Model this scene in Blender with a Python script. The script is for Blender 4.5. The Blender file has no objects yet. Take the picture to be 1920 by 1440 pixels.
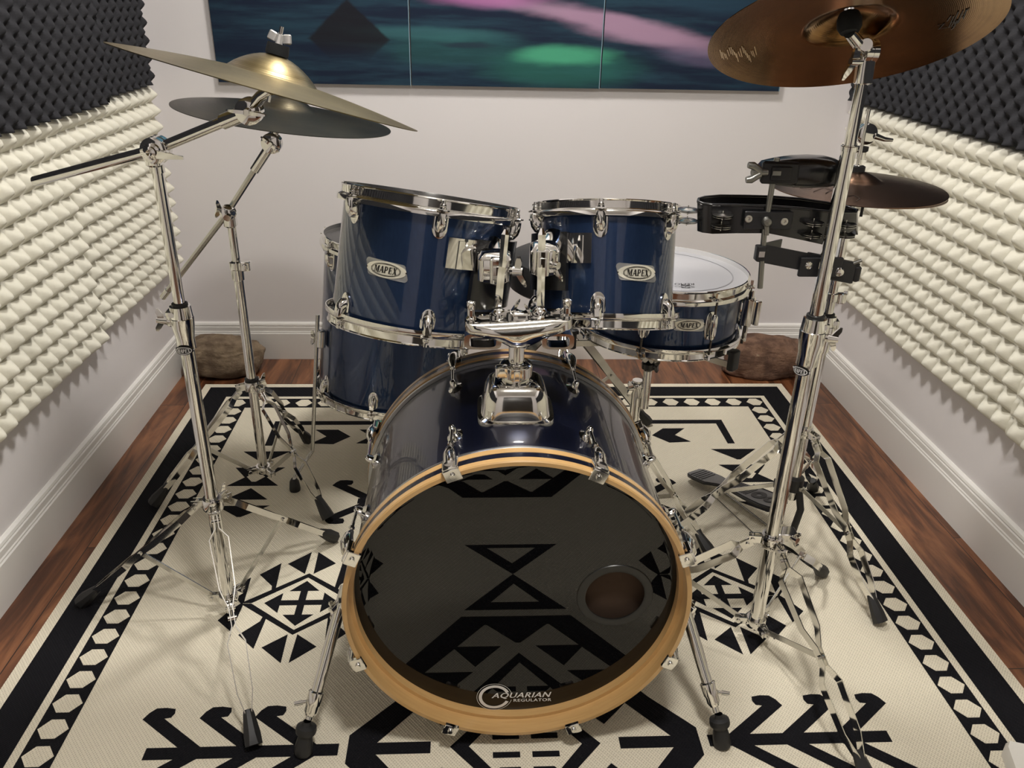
import bpy, bmesh, math, random
import numpy as np
from mathutils import Vector, Matrix
R_ = math.radians
PI = math.pi
random.seed(4)
sc = bpy.context.scene
COL = sc.collection

# ------------------------------------------------------------------ camera
F, PIT, YAW, ROLL, CH = 1517.63, 0.449950, 0.057462, 0.023927, 1.23603
cp, sp, cy, sy = math.cos(PIT), math.sin(PIT), math.cos(YAW), math.sin(YAW)
FW = Vector((sy*cp, cy*cp, -sp)); RI0 = Vector((cy, -sy, 0)); UP0 = RI0.cross(FW)
RI = RI0*math.cos(ROLL)+UP0*math.sin(ROLL); UP = -RI0*math.sin(ROLL)+UP0*math.cos(ROLL)
CAMP = Vector((0, 0, CH))
cd = bpy.data.cameras.new('camera'); cam = bpy.data.objects.new('camera', cd); COL.objects.link(cam)
cd.sensor_width = 36; cd.lens = F/1920*36; cd.clip_start = .01; cd.clip_end = 50
m = Matrix((RI, UP, -FW)).transposed().to_4x4(); m.translation = CAMP; cam.matrix_world = m
sc.camera = cam

def P(x, y, Y):                      # point of the place seen at photo pixel (x,y), standing at depth Y of the room
    d = FW+RI*((x-960)/F)-UP*((y-720)/F)
    return CAMP+d*(Y/d.y)
def PZ(x, y, z=0.0):                 # the same at height z
    d = FW+RI*((x-960)/F)-UP*((y-720)/F)
    return CAMP+d*((z-CH)/d.z)

# ------------------------------------------------------------------ materials
def new_mat(name):
    mt = bpy.data.materials.new(name); mt.use_nodes = True
    nt = mt.node_tree; b = nt.nodes['Principled BSDF']
    return mt, nt, b
def setv(b, **k):
    names = dict(col='Base Color', rough='Roughness', metal='Metallic', coat='Coat Weight', coatr='Coat Roughness',
                 ior='IOR', spec='Specular IOR Level', trans='Transmission Weight', sss='Subsurface Weight', sheen='Sheen Weight', emc='Emission Color', ems='Emission Strength', alpha='Alpha', aniso='Anisotropic')
    for a, v in k.items():
        if a in ('col', 'emc'): v = (*v, 1)
        b.inputs[names[a]].default_value = v
def mat(name, bump=None, **k):
    mt, nt, b = new_mat(name); setv(b, **k)
    if bump:
        sc_, st, dist = bump
        n = nt.nodes.new('ShaderNodeTexNoise'); n.inputs['Scale'].default_value = sc_; n.inputs['Detail'].default_value = 4
        tc = nt.nodes.new('ShaderNodeTexCoord'); nt.links.new(tc.outputs['Object'], n.inputs['Vector'])
        bp = nt.nodes.new('ShaderNodeBump'); bp.inputs['Strength'].default_value = st; bp.inputs['Distance'].default_value = dist
        nt.links.new(n.outputs['Fac'], bp.inputs['Height']); nt.links.new(bp.outputs['Normal'], b.inputs['Normal'])
    return mt
class N:
    def __init__(s, nt): s.nt = nt
    def add(s, t, **k):
        n = s.nt.nodes.new(t)
        for a, v in k.items():
            if a in n.inputs: s.set(n.inputs[a], v)
            else: setattr(n, a, v)
        return n
    def set(s, inp, v):
        if isinstance(v, bpy.types.NodeSocket): s.nt.links.new(v, inp)
        else: inp.default_value = v
    def math(s, op, a, b=None, c=None, clamp=False):
        n = s.nt.nodes.new('ShaderNodeMath'); n.operation = op; n.use_clamp = clamp
        s.set(n.inputs[0], a)
        if b is not None: s.set(n.inputs[1], b)
        if c is not None: s.set(n.inputs[2], c)
        return n.outputs[0]
    def mix(s, fac, a, b):
        n = s.nt.nodes.new('ShaderNodeMix'); n.data_type = 'RGBA'
        s.set(n.inputs['Factor'], fac)
        s.set(n.inputs[6], a if isinstance(a, bpy.types.NodeSocket) else (*a, 1)); s.set(n.inputs[7], b if isinstance(b, bpy.types.NodeSocket) else (*b, 1))
        return n.outputs[2]
    def obj(s): return s.add('ShaderNodeTexCoord').outputs['Object']
    def map(s, v, loc=(0, 0, 0), rot=(0, 0, 0), scale=(1, 1, 1)):
        n = s.add('ShaderNodeMapping'); s.set(n.inputs['Vector'], v)
        n.inputs['Location'].default_value = loc; n.inputs['Rotation'].default_value = rot; n.inputs['Scale'].default_value = scale
        return n.outputs[0]
    def noise(s, v, scale, detail=4, rough=.5, dist=0):
        n = s.add('ShaderNodeTexNoise'); s.set(n.inputs['Vector'], v); n.inputs['Scale'].default_value = scale
        n.inputs['Detail'].default_value = detail; n.inputs['Roughness'].default_value = rough; n.inputs['Distortion'].default_value = dist
        return n.outputs['Fac']
    def ramp(s, f, stops):
        n = s.add('ShaderNodeValToRGB'); s.set(n.inputs[0], f); e = n.color_ramp.elements
        while len(e) < len(stops): e.new(.5)
        for i, (p, c) in enumerate(stops): e[i].position = p; e[i].color = (*c, 1) if len(c) == 3 else c
        return n.outputs[0]
    def rng(s, v, a, b, c=0., d=1., smooth=True):
        n = s.add('ShaderNodeMapRange'); n.interpolation_type = 'SMOOTHSTEP' if smooth else 'LINEAR'
        s.set(n.inputs[0], v)
        for i, x in enumerate((a, b, c, d)): n.inputs[i+1].default_value = x
        return n.outputs[0]
    def bump(s, h, strength, dist, b):
        n = s.add('ShaderNodeBump'); s.set(n.inputs['Height'], h); n.inputs['Strength'].default_value = strength; n.inputs['Distance'].default_value = dist
        s.nt.links.new(n.outputs[0], b.inputs['Normal'])

CHROME = mat('chrome', col=(.80, .79, .76), metal=1, rough=.07)
STEEL = mat('worn_chrome', col=(.60, .59, .56), metal=1, rough=.2, bump=(90, .12, .001))
ZINC = mat('grey_knurled_steel', col=(.30, .30, .28), metal=1, rough=.38, bump=(300, .3, .001))
DARKROD = mat('dark_threaded_steel', col=(.12, .105, .09), metal=.9, rough=.35)
RUBBER = mat('black_rubber', col=(.013, .013, .014), rough=.5, bump=(120, .2, .001))
PLASTIC = mat('black_plastic', col=(.010, .010, .011), rough=.22, coat=.3, coatr=.1)
POWDER = mat('black_powder_coat', col=(.012, .012, .014), rough=.42, bump=(400, .15, .0006))
FELT = mat('black_felt', col=(.012, .014, .016), rough=.95, bump=(500, .6, .001))
WHITEMETAL = mat('bright_wing_nut', col=(.9, .89, .87), metal=.75, rough=.28)
ALU = mat('aluminium_ring', col=(.55, .56, .58), metal=1, rough=.3)
WALL = mat('wall_paint', col=(.745, .715, .715), rough=.62, bump=(260, .12, .0008))
CEIL = mat('ceiling_paint', col=(.82, .80, .77), rough=.8)
TRIM = mat('trim_gloss_paint', col=(.80, .785, .75), rough=.3)
WHEAD = mat('coated_white_head', col=(.50, .50, .525), rough=.3, coat=.3, coatr=.12)
GREYLINE = mat('grey_ring', col=(.30, .30, .32), rough=.3)
BHEAD = mat('dark_head', col=(.02, .02, .022), rough=.25)
BADGE = mat('badge_ivory', col=(.86, .83, .70), rough=.25, metal=.35)
BADGEP = mat('badge_steel', col=(.42, .43, .44), metal=.8, rough=.38)
INK = mat('black_ink', col=(.008, .006, .006), rough=.5)
WINK = mat('white_print', col=(.80, .80, .80), rough=.4)
GINK = mat('gloss_mark', col=(.05, .05, .055), rough=.1)
FELTBROWN = mat('brown_pad', col=(.06, .034, .02), rough=.9)
PORTRING = mat('port_ring_rubber', col=(.009, .0095, .0095), rough=.35)
FOAMW = mat('cream_foam', col=(.75, .725, .62), rough=.95, bump=(420, .25, .001))
FOAMB = mat('charcoal_foam', col=(.034, .034, .038), rough=1.0, spec=.15, bump=(420, .5, .0012))

def lacquer():
    mt, nt, b = new_mat('blue_lacquer'); n = N(nt)
    v = n.obj(); st = n.noise(n.map(v, scale=(220, 220, 6)), 1, 2)
    c = n.mix(st, (.013, .031, .088), (.022, .050, .125))
    n.set(b.inputs['Base Color'], c); setv(b, metal=.72, rough=.33, coat=1, coatr=.025, ior=1.5)
    return mt
LACQ = lacquer()
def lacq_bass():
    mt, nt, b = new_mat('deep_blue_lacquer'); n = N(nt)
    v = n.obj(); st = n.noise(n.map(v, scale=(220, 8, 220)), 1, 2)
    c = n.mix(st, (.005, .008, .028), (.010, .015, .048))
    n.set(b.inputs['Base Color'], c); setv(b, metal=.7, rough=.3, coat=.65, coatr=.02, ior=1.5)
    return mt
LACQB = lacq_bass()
def maple():
    mt, nt, b = new_mat('maple_hoop'); n = N(nt); v = n.obj()
    g = n.noise(n.map(v, scale=(4, 60, 4)), 4, 5, .6)
    c = n.mix(g, (.50, .285, .105), (.68, .44, .19)); n.set(b.inputs['Base Color'], c); setv(b, rough=.28, coat=.5, coatr=.08)
    return mt
MAPLE = maple()
def basshead():
    mt, nt, b = new_mat('black_gloss_head'); setv(b, col=(.0035, .0035, .004), rough=.012, ior=1.45)
    n = N(nt); h = n.noise(n.obj(), 5, 1); n.bump(h, .03, .004, b)
    return mt
BASSHEAD = basshead()
def woodfloor():
    mt, nt, b = new_mat('walnut_laminate'); n = N(nt); v = n.obj()
    br = n.add('ShaderNodeTexBrick', offset=.37, squash=1.0)
    n.set(br.inputs['Vector'], n.map(v, rot=(0, 0, PI/2), scale=(1, 1, 1)))
    br.inputs['Scale'].default_value = 1; br.inputs['Brick Width'].default_value = 1.2; br.inputs['Row Height'].default_value = .155
    br.inputs['Mortar Size'].default_value = .0012; br.inputs['Color1'].default_value = (0, 0, 0, 1); br.inputs['Color2'].default_value = (1, 1, 1, 1); br.inputs['Mortar'].default_value = (.5, .5, .5, 1)
    idv = n.add('ShaderNodeSeparateColor'); n.set(idv.inputs[0], br.outputs['Color'])
    off = n.add('ShaderNodeCombineXYZ'); n.set(off.inputs[0], n.math('MULTIPLY', idv.outputs[0], 7.3)); n.set(off.inputs[1], n.math('MULTIPLY', idv.outputs[0], 3.1))
    va = n.add('ShaderNodeVectorMath', operation='ADD'); n.set(va.inputs[0], n.map(v, scale=(9, 1.5, 1))); n.set(va.inputs[1], off.outputs[0])
    g1 = n.noise(va.outputs[0], 1.6, 6, .6, 1.6); 
    vb = n.add('ShaderNodeVectorMath', operation='ADD'); n.set(vb.inputs[0], n.map(v, scale=(60, 4, 1))); n.set(vb.inputs[1], off.outputs[0])
    g2 = n.noise(vb.outputs[0], 1.2, 4, .6)
    f = n.math('ADD', n.math('MULTIPLY', g1, .72), n.math('MULTIPLY', g2, .28))
    c = n.ramp(f, [(.30, (.028, .010, .005)), (.43, (.085, .029, .012)), (.53, (.185, .069, .028)), (.70, (.34, .145, .062))])
    c2 = n.mix(br.outputs['Fac'], c, (.01, .005, .004)); n.set(b.inputs['Base Color'], c2)
    setv(b, rough=.32, coat=.15, coatr=.15); n.bump(g2, .15, .001, b)
    return mt
FLOOR = woodfloor()
def weave(name, c1, c2):
    mt, nt, b = new_mat(name); n = N(nt); v = n.obj()
    s = n.add('ShaderNodeSeparateXYZ'); n.set(s.inputs[0], v)
    a = n.math('SINE', n.math('MULTIPLY', s.outputs[0], 2*PI/.0060)); d = n.math('SINE', n.math('MULTIPLY', s.outputs[1], 2*PI/.0072))
    a2 = n.math('SINE', n.math('ADD', n.math('MULTIPLY', s.outputs[0], PI/.0060), n.math('MULTIPLY', s.outputs[1], PI/.0072)))
    h = n.math('ADD', n.math('MULTIPLY', a, d), n.math('MULTIPLY', a2, .5))
    nz = n.noise(v, 350, 2)
    f = n.math('ADD', n.rng(h, -1.3, -.2), n.math('MULTIPLY', nz, .35), clamp=True)
    n.set(b.inputs['Base Color'], n.mix(f, c1, c2)); setv(b, rough=.9, spec=.2); n.bump(h, .5, .0012, b)
    return mt
RUGC = weave('cream_weave', (.28, .235, .165), (.80, .74, .60))
RUGK = weave('black_weave', (.0015, .0015, .002), (.006, .006, .0085))
def cymbal_mat(name, ca, cb, rough, groove=1.0, metal=1.0):
    mt, nt, b = new_mat(name); n = N(nt); v = n.obj()
    s = n.add('ShaderNodeAttribute', attribute_name='rad'); r = s.outputs['Fac']
    g = n.math('SINE', n.math('MULTIPLY', r, 2*PI/.0024)); bl = n.noise(v, 9, 4, .6)
    cmb = n.add('ShaderNodeCombineXYZ'); n.set(cmb.inputs[0], r)
    g2 = n.noise(cmb.outputs[0], 160, 3)
    n.set(b.inputs['Base Color'], n.mix(n.rng(n.math('ADD', n.math('MULTIPLY', bl, .6), n.math('MULTIPLY', g2, .4)), .3, .7), ca, cb))
    setv(b, metal=metal, rough=rough); n.bump(n.math('ADD', n.math('MULTIPLY', g, .3), g2), .22*groove, .0007, b)
    return mt
CYM_A = cymbal_mat('aged_bronze', (.12, .095, .045), (.235, .185, .09), .36)
CYM_B = cymbal_mat('dull_dark_bronze', (.038, .034, .025), (.085, .073, .047), .36)
CYM_C = cymbal_mat('polished_orange_bronze', (.17, .088, .030), (.33, .19, .075), .17, .25)
CYM_H = cymbal_mat('brown_bronze', (.16, .095, .065), (.27, .17, .115), .26, .7)
def rockmat(name, c1, c2):
    mt, nt, b = new_mat(name); n = N(nt); v = n.obj()
    f = n.noise(v, 14, 8, .65); f2 = n.noise(n.map(v, scale=(1, 1, 3)), 30, 6, .6)
    c = n.mix(n.rng(f, .35, .65), c1, c2); sp_ = n.rng(n.noise(v, 22, 3), .68, .74); c = n.mix(n.math('MULTIPLY', sp_, .6), c, (.38, .30, .2))
    n.set(b.inputs['Base Color'], c); setv(b, rough=.9); n.bump(n.math('ADD', f, n.math('MULTIPLY', f2, .6)), .9, .012, b)
    return mt
ROCKA = rockmat('tan_stone', (.12, .082, .052), (.25, .185, .12))
ROCKB = rockmat('red_brown_stone', (.085, .044, .028), (.22, .125, .08))
def artmat():
    mt, nt, b = new_mat('printed_landscape'); n = N(nt); v = n.obj()
    nz = n.add('ShaderNodeTexNoise'); n.set(nz.inputs['Vector'], n.map(v, scale=(2.2, 1, 9))); nz.inputs['Scale'].default_value = 2.0; nz.inputs['Detail'].default_value = 6
    sub = n.add('ShaderNodeVectorMath', operation='SUBTRACT'); n.set(sub.inputs[0], nz.outputs['Color']); sub.inputs[1].default_value = (.5, .5, .5)
    scl = n.add('ShaderNodeVectorMath', operation='MULTIPLY'); n.set(scl.inputs[0], sub.outputs[0]); scl.inputs[1].default_value = (.18, 0, .035)
    add = n.add('ShaderNodeVectorMath', operation='ADD'); n.set(add.inputs[0], v); n.set(add.inputs[1], scl.outputs[0]); w = add.outputs[0]
    def ell(cx, cz, rx, rz, ang, a=1.0, bb=.35, src=None):
        q = n.map(src or w, loc=(-cx, 0, -cz))
        q = n.map(q, rot=(0, ang, 0)); q = n.map(q, scale=(1/rx, 0, 1/rz))
        L = n.add('ShaderNodeVectorMath', operation='LENGTH'); n.set(L.inputs[0], q)
        return n.rng(L.outputs['Value'], a, bb)
    streak = n.noise(n.map(v, scale=(1.6, 1, 16)), 2.4, 6, .6)
    c = n.mix(n.rng(streak, .38, .7), (.010, .017, .036), (.018, .044, .068))
    c = n.mix(n.math('MULTIPLY', ell(-.12, 1.115, .34, .03, 0), .55), c, (.05, .16, .17))
    c = n.mix(n.math('MULTIPLY', ell(-.05, 1.07, .34, .06, 0), .4), c, (.03, .12, .11))
    c = n.mix(n.math('MULTIPLY', ell(.30, 1.02, .33, .075, 0), .5), c, (.03, .16, .12))
    c = n.mix(n.math('MULTIPLY', ell(.30, 1.06, .20, .045, .03), .9), c, (.07, .34, .20))
    c = n.mix(n.math('MULTIPLY', ell(.47, 1.150, .50, .050, -.17), .85), c, (.40, .25, .36))
    c = n.mix(n.math('MULTIPLY', ell(.06, 1.235, .26, .055, 0), .75), c, (.42, .16, .36))
    c = n.mix(n.math('MULTIPLY', ell(.80, 1.06, .30, .045, -.12), .35), c, (.20, .15, .26))
    c = n.mix(n.math('MULTIPLY', ell(-.02, 1.085, .13, .012, 0), .7), c, (.02, .03, .05))
    c = n.mix(n.math('MULTIPLY', ell(.74, 1.225, .30, .05, -.1), .7), c, (.02, .05, .08))
    # mountain and its mirror image in the water
    s = n.add('ShaderNodeSeparateXYZ'); n.set(s.inputs[0], v)
    ax = n.math('ABSOLUTE', n.math('ADD', s.outputs[0], .376)); az = n.math('ABSOLUTE', n.math('ADD', s.outputs[2], -1.095))
    k = n.math('ADD', n.math('MULTIPLY', ax, .92), az); nz2 = n.noise(v, 26, 4)
    k = n.math('ADD', k, n.math('MULTIPLY', n.math('SUBTRACT', nz2, .5), .02))
    mk = n.rng(k, .122, .108); low = n.rng(s.outputs[2], 1.02, 1.10); mk = n.math('MULTIPLY', mk, low)
    c = n.mix(n.math('MULTIPLY', mk, .92), c, (.012, .012, .016))
    # pale sky over the lake (above the crop)
    c = n.mix(n.math('MULTIPLY', n.rng(s.outputs[2], 1.30, 1.6), .7), c, (.10, .22, .30))
    n.set(b.inputs['Base Color'], c); setv(b, rough=.8, spec=.15)
    return mt
ART = artmat()
CANVAS = mat('canvas_edge', col=(.012, .016, .026), rough=.8)
SEAMLINE = mat('pale_canvas_edge', col=(.20, .30, .36), rough=.8)
LAMP, _nt, _b = new_mat('lamp_diffuser'); setv(_b, col=(.9, .9, .88), emc=(1.0, .96, .905), ems=162.0)

# ------------------------------------------------------------------ mesh builder
def lin(a, b, t): return a+(b-a)*t
def basis(d):
    d = Vector(d).normalized(); h = Vector((0, 0, 1)) if abs(d.z) < .95 else Vector((1, 0, 0))
    s = d.cross(h).normalized(); return s, s.cross(d).normalized(), d
class MB:
    def __init__(s, M=None): s.v = []; s.f = []; s.mi = []; s.M = M or Matrix()
    def add(s, vs, fs, mi=0, M=None):
        o = len(s.v); MM = s.M @ M if M else s.M
        s.v += [MM @ Vector(x) for x in vs]; s.f += [tuple(i+o for i in f) for f in fs]
        s.mi += (list(mi) if isinstance(mi, (list, tuple)) else [mi]*len(fs))
    def rings(s, rings, closed=True, cap=True, mi=0, loop=False):
        k = len(rings[0]); vs = [p for r in rings for p in r]; fs = []
        n = len(rings)
        for i in range(n if loop else n-1):
            a = i*k; b = ((i+1) % n)*k
            for j in range(k if closed else k-1):
                j2 = (j+1) % k; fs.append((a+j, a+j2, b+j2, b+j))
        if cap and not loop:
            fs.append(tuple(range(k-1, -1, -1))); fs.append(tuple((n-1)*k+j for j in range(k)))
        s.add(vs, fs, mi)
    def tube(s, pts, r, seg=16, cap=True, mi=0):
        pts = [Vector(p) for p in pts]; rr = r if isinstance(r, (list, tuple)) else [r]*len(pts)
        rings = []; x, y, _ = basis(pts[1]-pts[0])
        for i, p in enumerate(pts):
            if i == 0: d = pts[1]-p
            elif i == len(pts)-1: d = p-pts[i-1]
            else:
                d = (pts[i+1]-p).normalized()+(p-pts[i-1]).normalized()
                if d.length < 1e-6: d = p-pts[i-1]
            d.normalize(); x = (x-d*x.dot(d)).normalized(); y = d.cross(x)
            rings.append([p+(x*math.cos(t)+y*math.sin(t))*rr[i] for t in [2*PI*j/seg for j in range(seg)]])
        s.rings(rings, cap=cap, mi=mi)
    def cyl(s, a, b, r, r2=None, seg=20, mi=0): s.tube([a, b], [r, r if r2 is None else r2], seg, mi=mi)
    def lathe(s, c, d, prof, seg=48, loop=False, mis=None, cap=False):   # prof [(r,h)] along axis d from c
        x, y, d = basis(d); c = Vector(c); k = seg; vs = []; fs = []; mi = []
        for (r, h) in prof:
            for j in range(k):
                t = 2*PI*j/k; vs.append(c+d*h+(x*math.cos(t)+y*math.sin(t))*r)
        n = len(prof)
        for i in range(n if loop else n-1):
            a = i*k; b = ((i+1) % n)*k
            for j in range(k): fs.append((a+j, b+j, b+(j+1) % k, a+(j+1) % k)); mi.append(mis[i] if mis else 0)
        if cap and not loop:
            fs.append(tuple(range(k))); mi.append(mis[0] if mis else 0); fs.append(tuple((n-1)*k+j for j in range(k-1, -1, -1))); mi.append(mis[-1] if mis else 0)
        s.add(vs, fs, mi)
    def box(s, c, size, ax=None, mi=0, taper=1.0, bev=0.0):
        # ax: (x,y,z) axes ; taper scales top (z+)
        c = Vector(c); X, Y, Z = [Vector(a).normalized() for a in (ax or ((1, 0, 0), (0, 1, 0), (0, 0, 1)))]
        w, d, h = [q/2 for q in size]; b = min(bev, w*.9, d*.9, h*.45)
        def ring(z, sx, sy):
            if b <= 0: pts = [(-sx, -sy), (sx, -sy), (sx, sy), (-sx, sy)]
            else:
                pts = []
                for (qx, qy, a0) in ((sx-b, sy-b, 0), (-sx+b, sy-b, 1), (-sx+b, -sy+b, 2), (sx-b, -sy+b, 3)):
                    for t in range(4):
                        a = (a0+t/3)*PI/2; pts.append((qx+b*math.cos(a), qy+b*math.sin(a)))
            return [c+X*px+Y*py+Z*z for px, py in pts]
        t = taper
        if b > 0:
            e = b*.6; s.rings([ring(-h, w-e, d-e), ring(-h+e, w, d), ring(h-e, w*t, d*t), ring(h, w*t-e, d*t-e)], mi=mi)
        else: s.rings([ring(-h, w, d), ring(h, w*t, d*t)], mi=mi)
    def prism(s, poly, o, X, Y, Z, h, mi=0):          # polygon in X,Y extruded along Z
        o = Vector(o); X, Y, Z = Vector(X), Vector(Y), Vector(Z)
        s.rings([[o+X*a+Y*b for a, b in poly], [o+X*a+Y*b+Z*h for a, b in poly]], mi=mi)
    def strip(s, pts, wdir, w, t, mi=0):               # flat bar along pts; wdir: direction of its broad side
        pts = [Vector(p) for p in pts]; W = Vector(wdir).normalized(); rings = []
        for i, p in enumerate(pts):
            d = (pts[min(i+1, len(pts)-1)]-pts[max(i-1, 0)]).normalized(); Wd = (W-d*W.dot(d)).normalized(); T = d.cross(Wd)
            rings.append([p+Wd*w/2+T*t/2, p-Wd*w/2+T*t/2, p-Wd*w/2-T*t/2, p+Wd*w/2-T*t/2])
        s.rings(rings, mi=mi)
    def ball(s, c, r, seg=16, mi=0, sc3=(1, 1, 1)):
        c = Vector(c); rings = []
        for i in range(1, seg//2):
            a = PI*i/(seg//2); rings.append([c+Vector((math.sin(a)*math.cos(t)*r*sc3[0], math.sin(a)*math.sin(t)*r*sc3[1], math.cos(a)*r*sc3[2])) for t in [2*PI*j/seg for j in range(seg)]])
        s.rings(rings, mi=mi)
    def build(s, name, mats, parent=None, smooth=True, ang=40, org=None):
        me = bpy.data.meshes.new(name)
        o0 = Vector(org) if org else (Vector(parent['_o']) if parent else Vector((0, 0, 0)))
        me.from_pydata([tuple(q-o0) for q in s.v], [], s.f); 
        if not isinstance(mats, (list, tuple)): mats = [mats]
        for mm in mats: me.materials.append(mm)
        me.polygons.foreach_set('material_index', s.mi)
        bm = bmesh.new(); bm.from_mesh(me); bmesh.ops.recalc_face_normals(bm, faces=bm.faces); bm.to_mesh(me); bm.free()
        if smooth:
            me.polygons.foreach_set('use_smooth', [True]*len(me.polygons))
            try: me.set_sharp_from_angle(angle=R_(ang))
            except Exception: pass
        ob = bpy.data.objects.new(name, me); COL.objects.link(ob); ob['_o'] = tuple(o0)
        if parent: ob.parent = parent
        elif org: ob.location = o0
        return ob
def tag(o, label=None, cat=None, group=None, kind=None):
    if label: o['label'] = label
    if cat: o['category'] = cat
    if group: o['group'] = group
    if kind: o['kind'] = kind
    return o
def root(name, loc, label, cat, group=None):
    o = bpy.data.objects.new(name, None); COL.objects.link(o); o.location = loc; o.empty_display_size = .05; o['_o'] = tuple(loc)
    return tag(o, label, cat, group)
def structure(o): o['kind'] = 'structure'; return o

# ------------------------------------------------------------------ room
XL, XR, YB, YF, ZC = -1.0254, 1.2769, 2.7846, -1.3, 2.42
mb = MB(); mb.box(((XL+XR)/2, (YB+YF)/2, -.03), (XR-XL+.4, YB-YF+.4, .06)); structure(mb.build('floor', FLOOR, smooth=False))
mb = MB(); mb.box(((XL+XR)/2, (YB+YF)/2, ZC+.04), (XR-XL+.4, YB-YF+.4, .08)); structure(mb.build('ceiling', CEIL, smooth=False))
def wall(name, c, s): mb = MB(); mb.box(c, s); structure(mb.build(name, WALL, smooth=False))
wall('wall_back', ((XL+XR)/2, YB+.05, ZC/2), (XR-XL+.2, .1, ZC)); wall('wall_front', ((XL+XR)/2, YF-.05, ZC/2), (XR-XL+.2, .1, ZC))
wall('wall_left', (XL-.05, (YB+YF)/2, ZC/2), (.1, YB-YF, ZC)); wall('wall_right', (XR+.05, (YB+YF)/2, ZC/2), (.1, YB-YF, ZC))
BBP = [(0, 0), (.016, 0), (.016, .100), (.0135, .1035), (.0135, .107), (.0115, .110), (.0115, .124), (.009, .127), (.011, .131), (.009, .1375), (.003, .1417), (0, .1417)]
def baseboard(name, a, b, inward):
    a, b, n = Vector(a), Vector(b), Vector(inward); mb = MB()
    mb.rings([[a+n*x+Vector((0, 0, z)) for x, z in BBP], [b+n*x+Vector((0, 0, z)) for x, z in BBP]]); structure(mb.build(name, TRIM, ang=20))
baseboard('baseboard_back', (XL, YB, 0), (XR, YB, 0), (0, -1, 0)); baseboard('baseboard_left', (XL, YF, 0), (XL, YB, 0), (1, 0, 0))
baseboard('baseboard_right', (XR, YF, 0), (XR, YB, 0), (-1, 0, 0)); baseboard('baseboard_front', (XL, YF, 0), (XR, YF, 0), (0, 1, 0))
# ceiling lamps above the frame; the rear one is added to soften the shadows
for LX, LY, lab in ((.19, .45, 'round white ceiling lamp nearer the viewer, above the front of the rug'), (.10, 1.95, 'added round fill lamp on the ceiling nearer the back wall, above the snare drum')):
    t = root('ceiling_lamp', (LX, LY, ZC), lab, 'lamp', 'ceiling lamps')
    mb = MB(); mb.lathe((LX, LY, ZC), (0, 0, -1), [(0, 0), (.155, 0), (.155, .02), (.13, .03), (0, .03)], 48); mb.build('housing', TRIM, t)
    mb = MB(); mb.lathe((LX, LY, ZC-.03), (0, 0, -1), [(.125, 0), (.12, .025), (.08, .045), (0, .05)], 48); mb.build('diffuser', LAMP, t)
# unseen dark door, added behind the viewer for dark stripes in the chrome
DOORM = mat('dark_brown_door', col=(.022, .016, .012), rough=.35)
mb = MB(); mb.box((.30, YF+.02, 1.0), (.82, .04, 2.0)); 
for z in (.5, 1.45): mb.box((.30, YF+.043, z), (.60, .008, .75 if z < 1 else .85), bev=.01)
d_ = structure(mb.build('added_door_1', DOORM, smooth=False)); mb = MB(); mb.cyl((.62, YF+.04, 1.0), (.62, YF+.08, 1.0), .012); mb.cyl((.63, YF+.08, 1.0), (.52, YF+.08, 1.0), .009); mb.build('door_handle', CHROME, d_)

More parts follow.
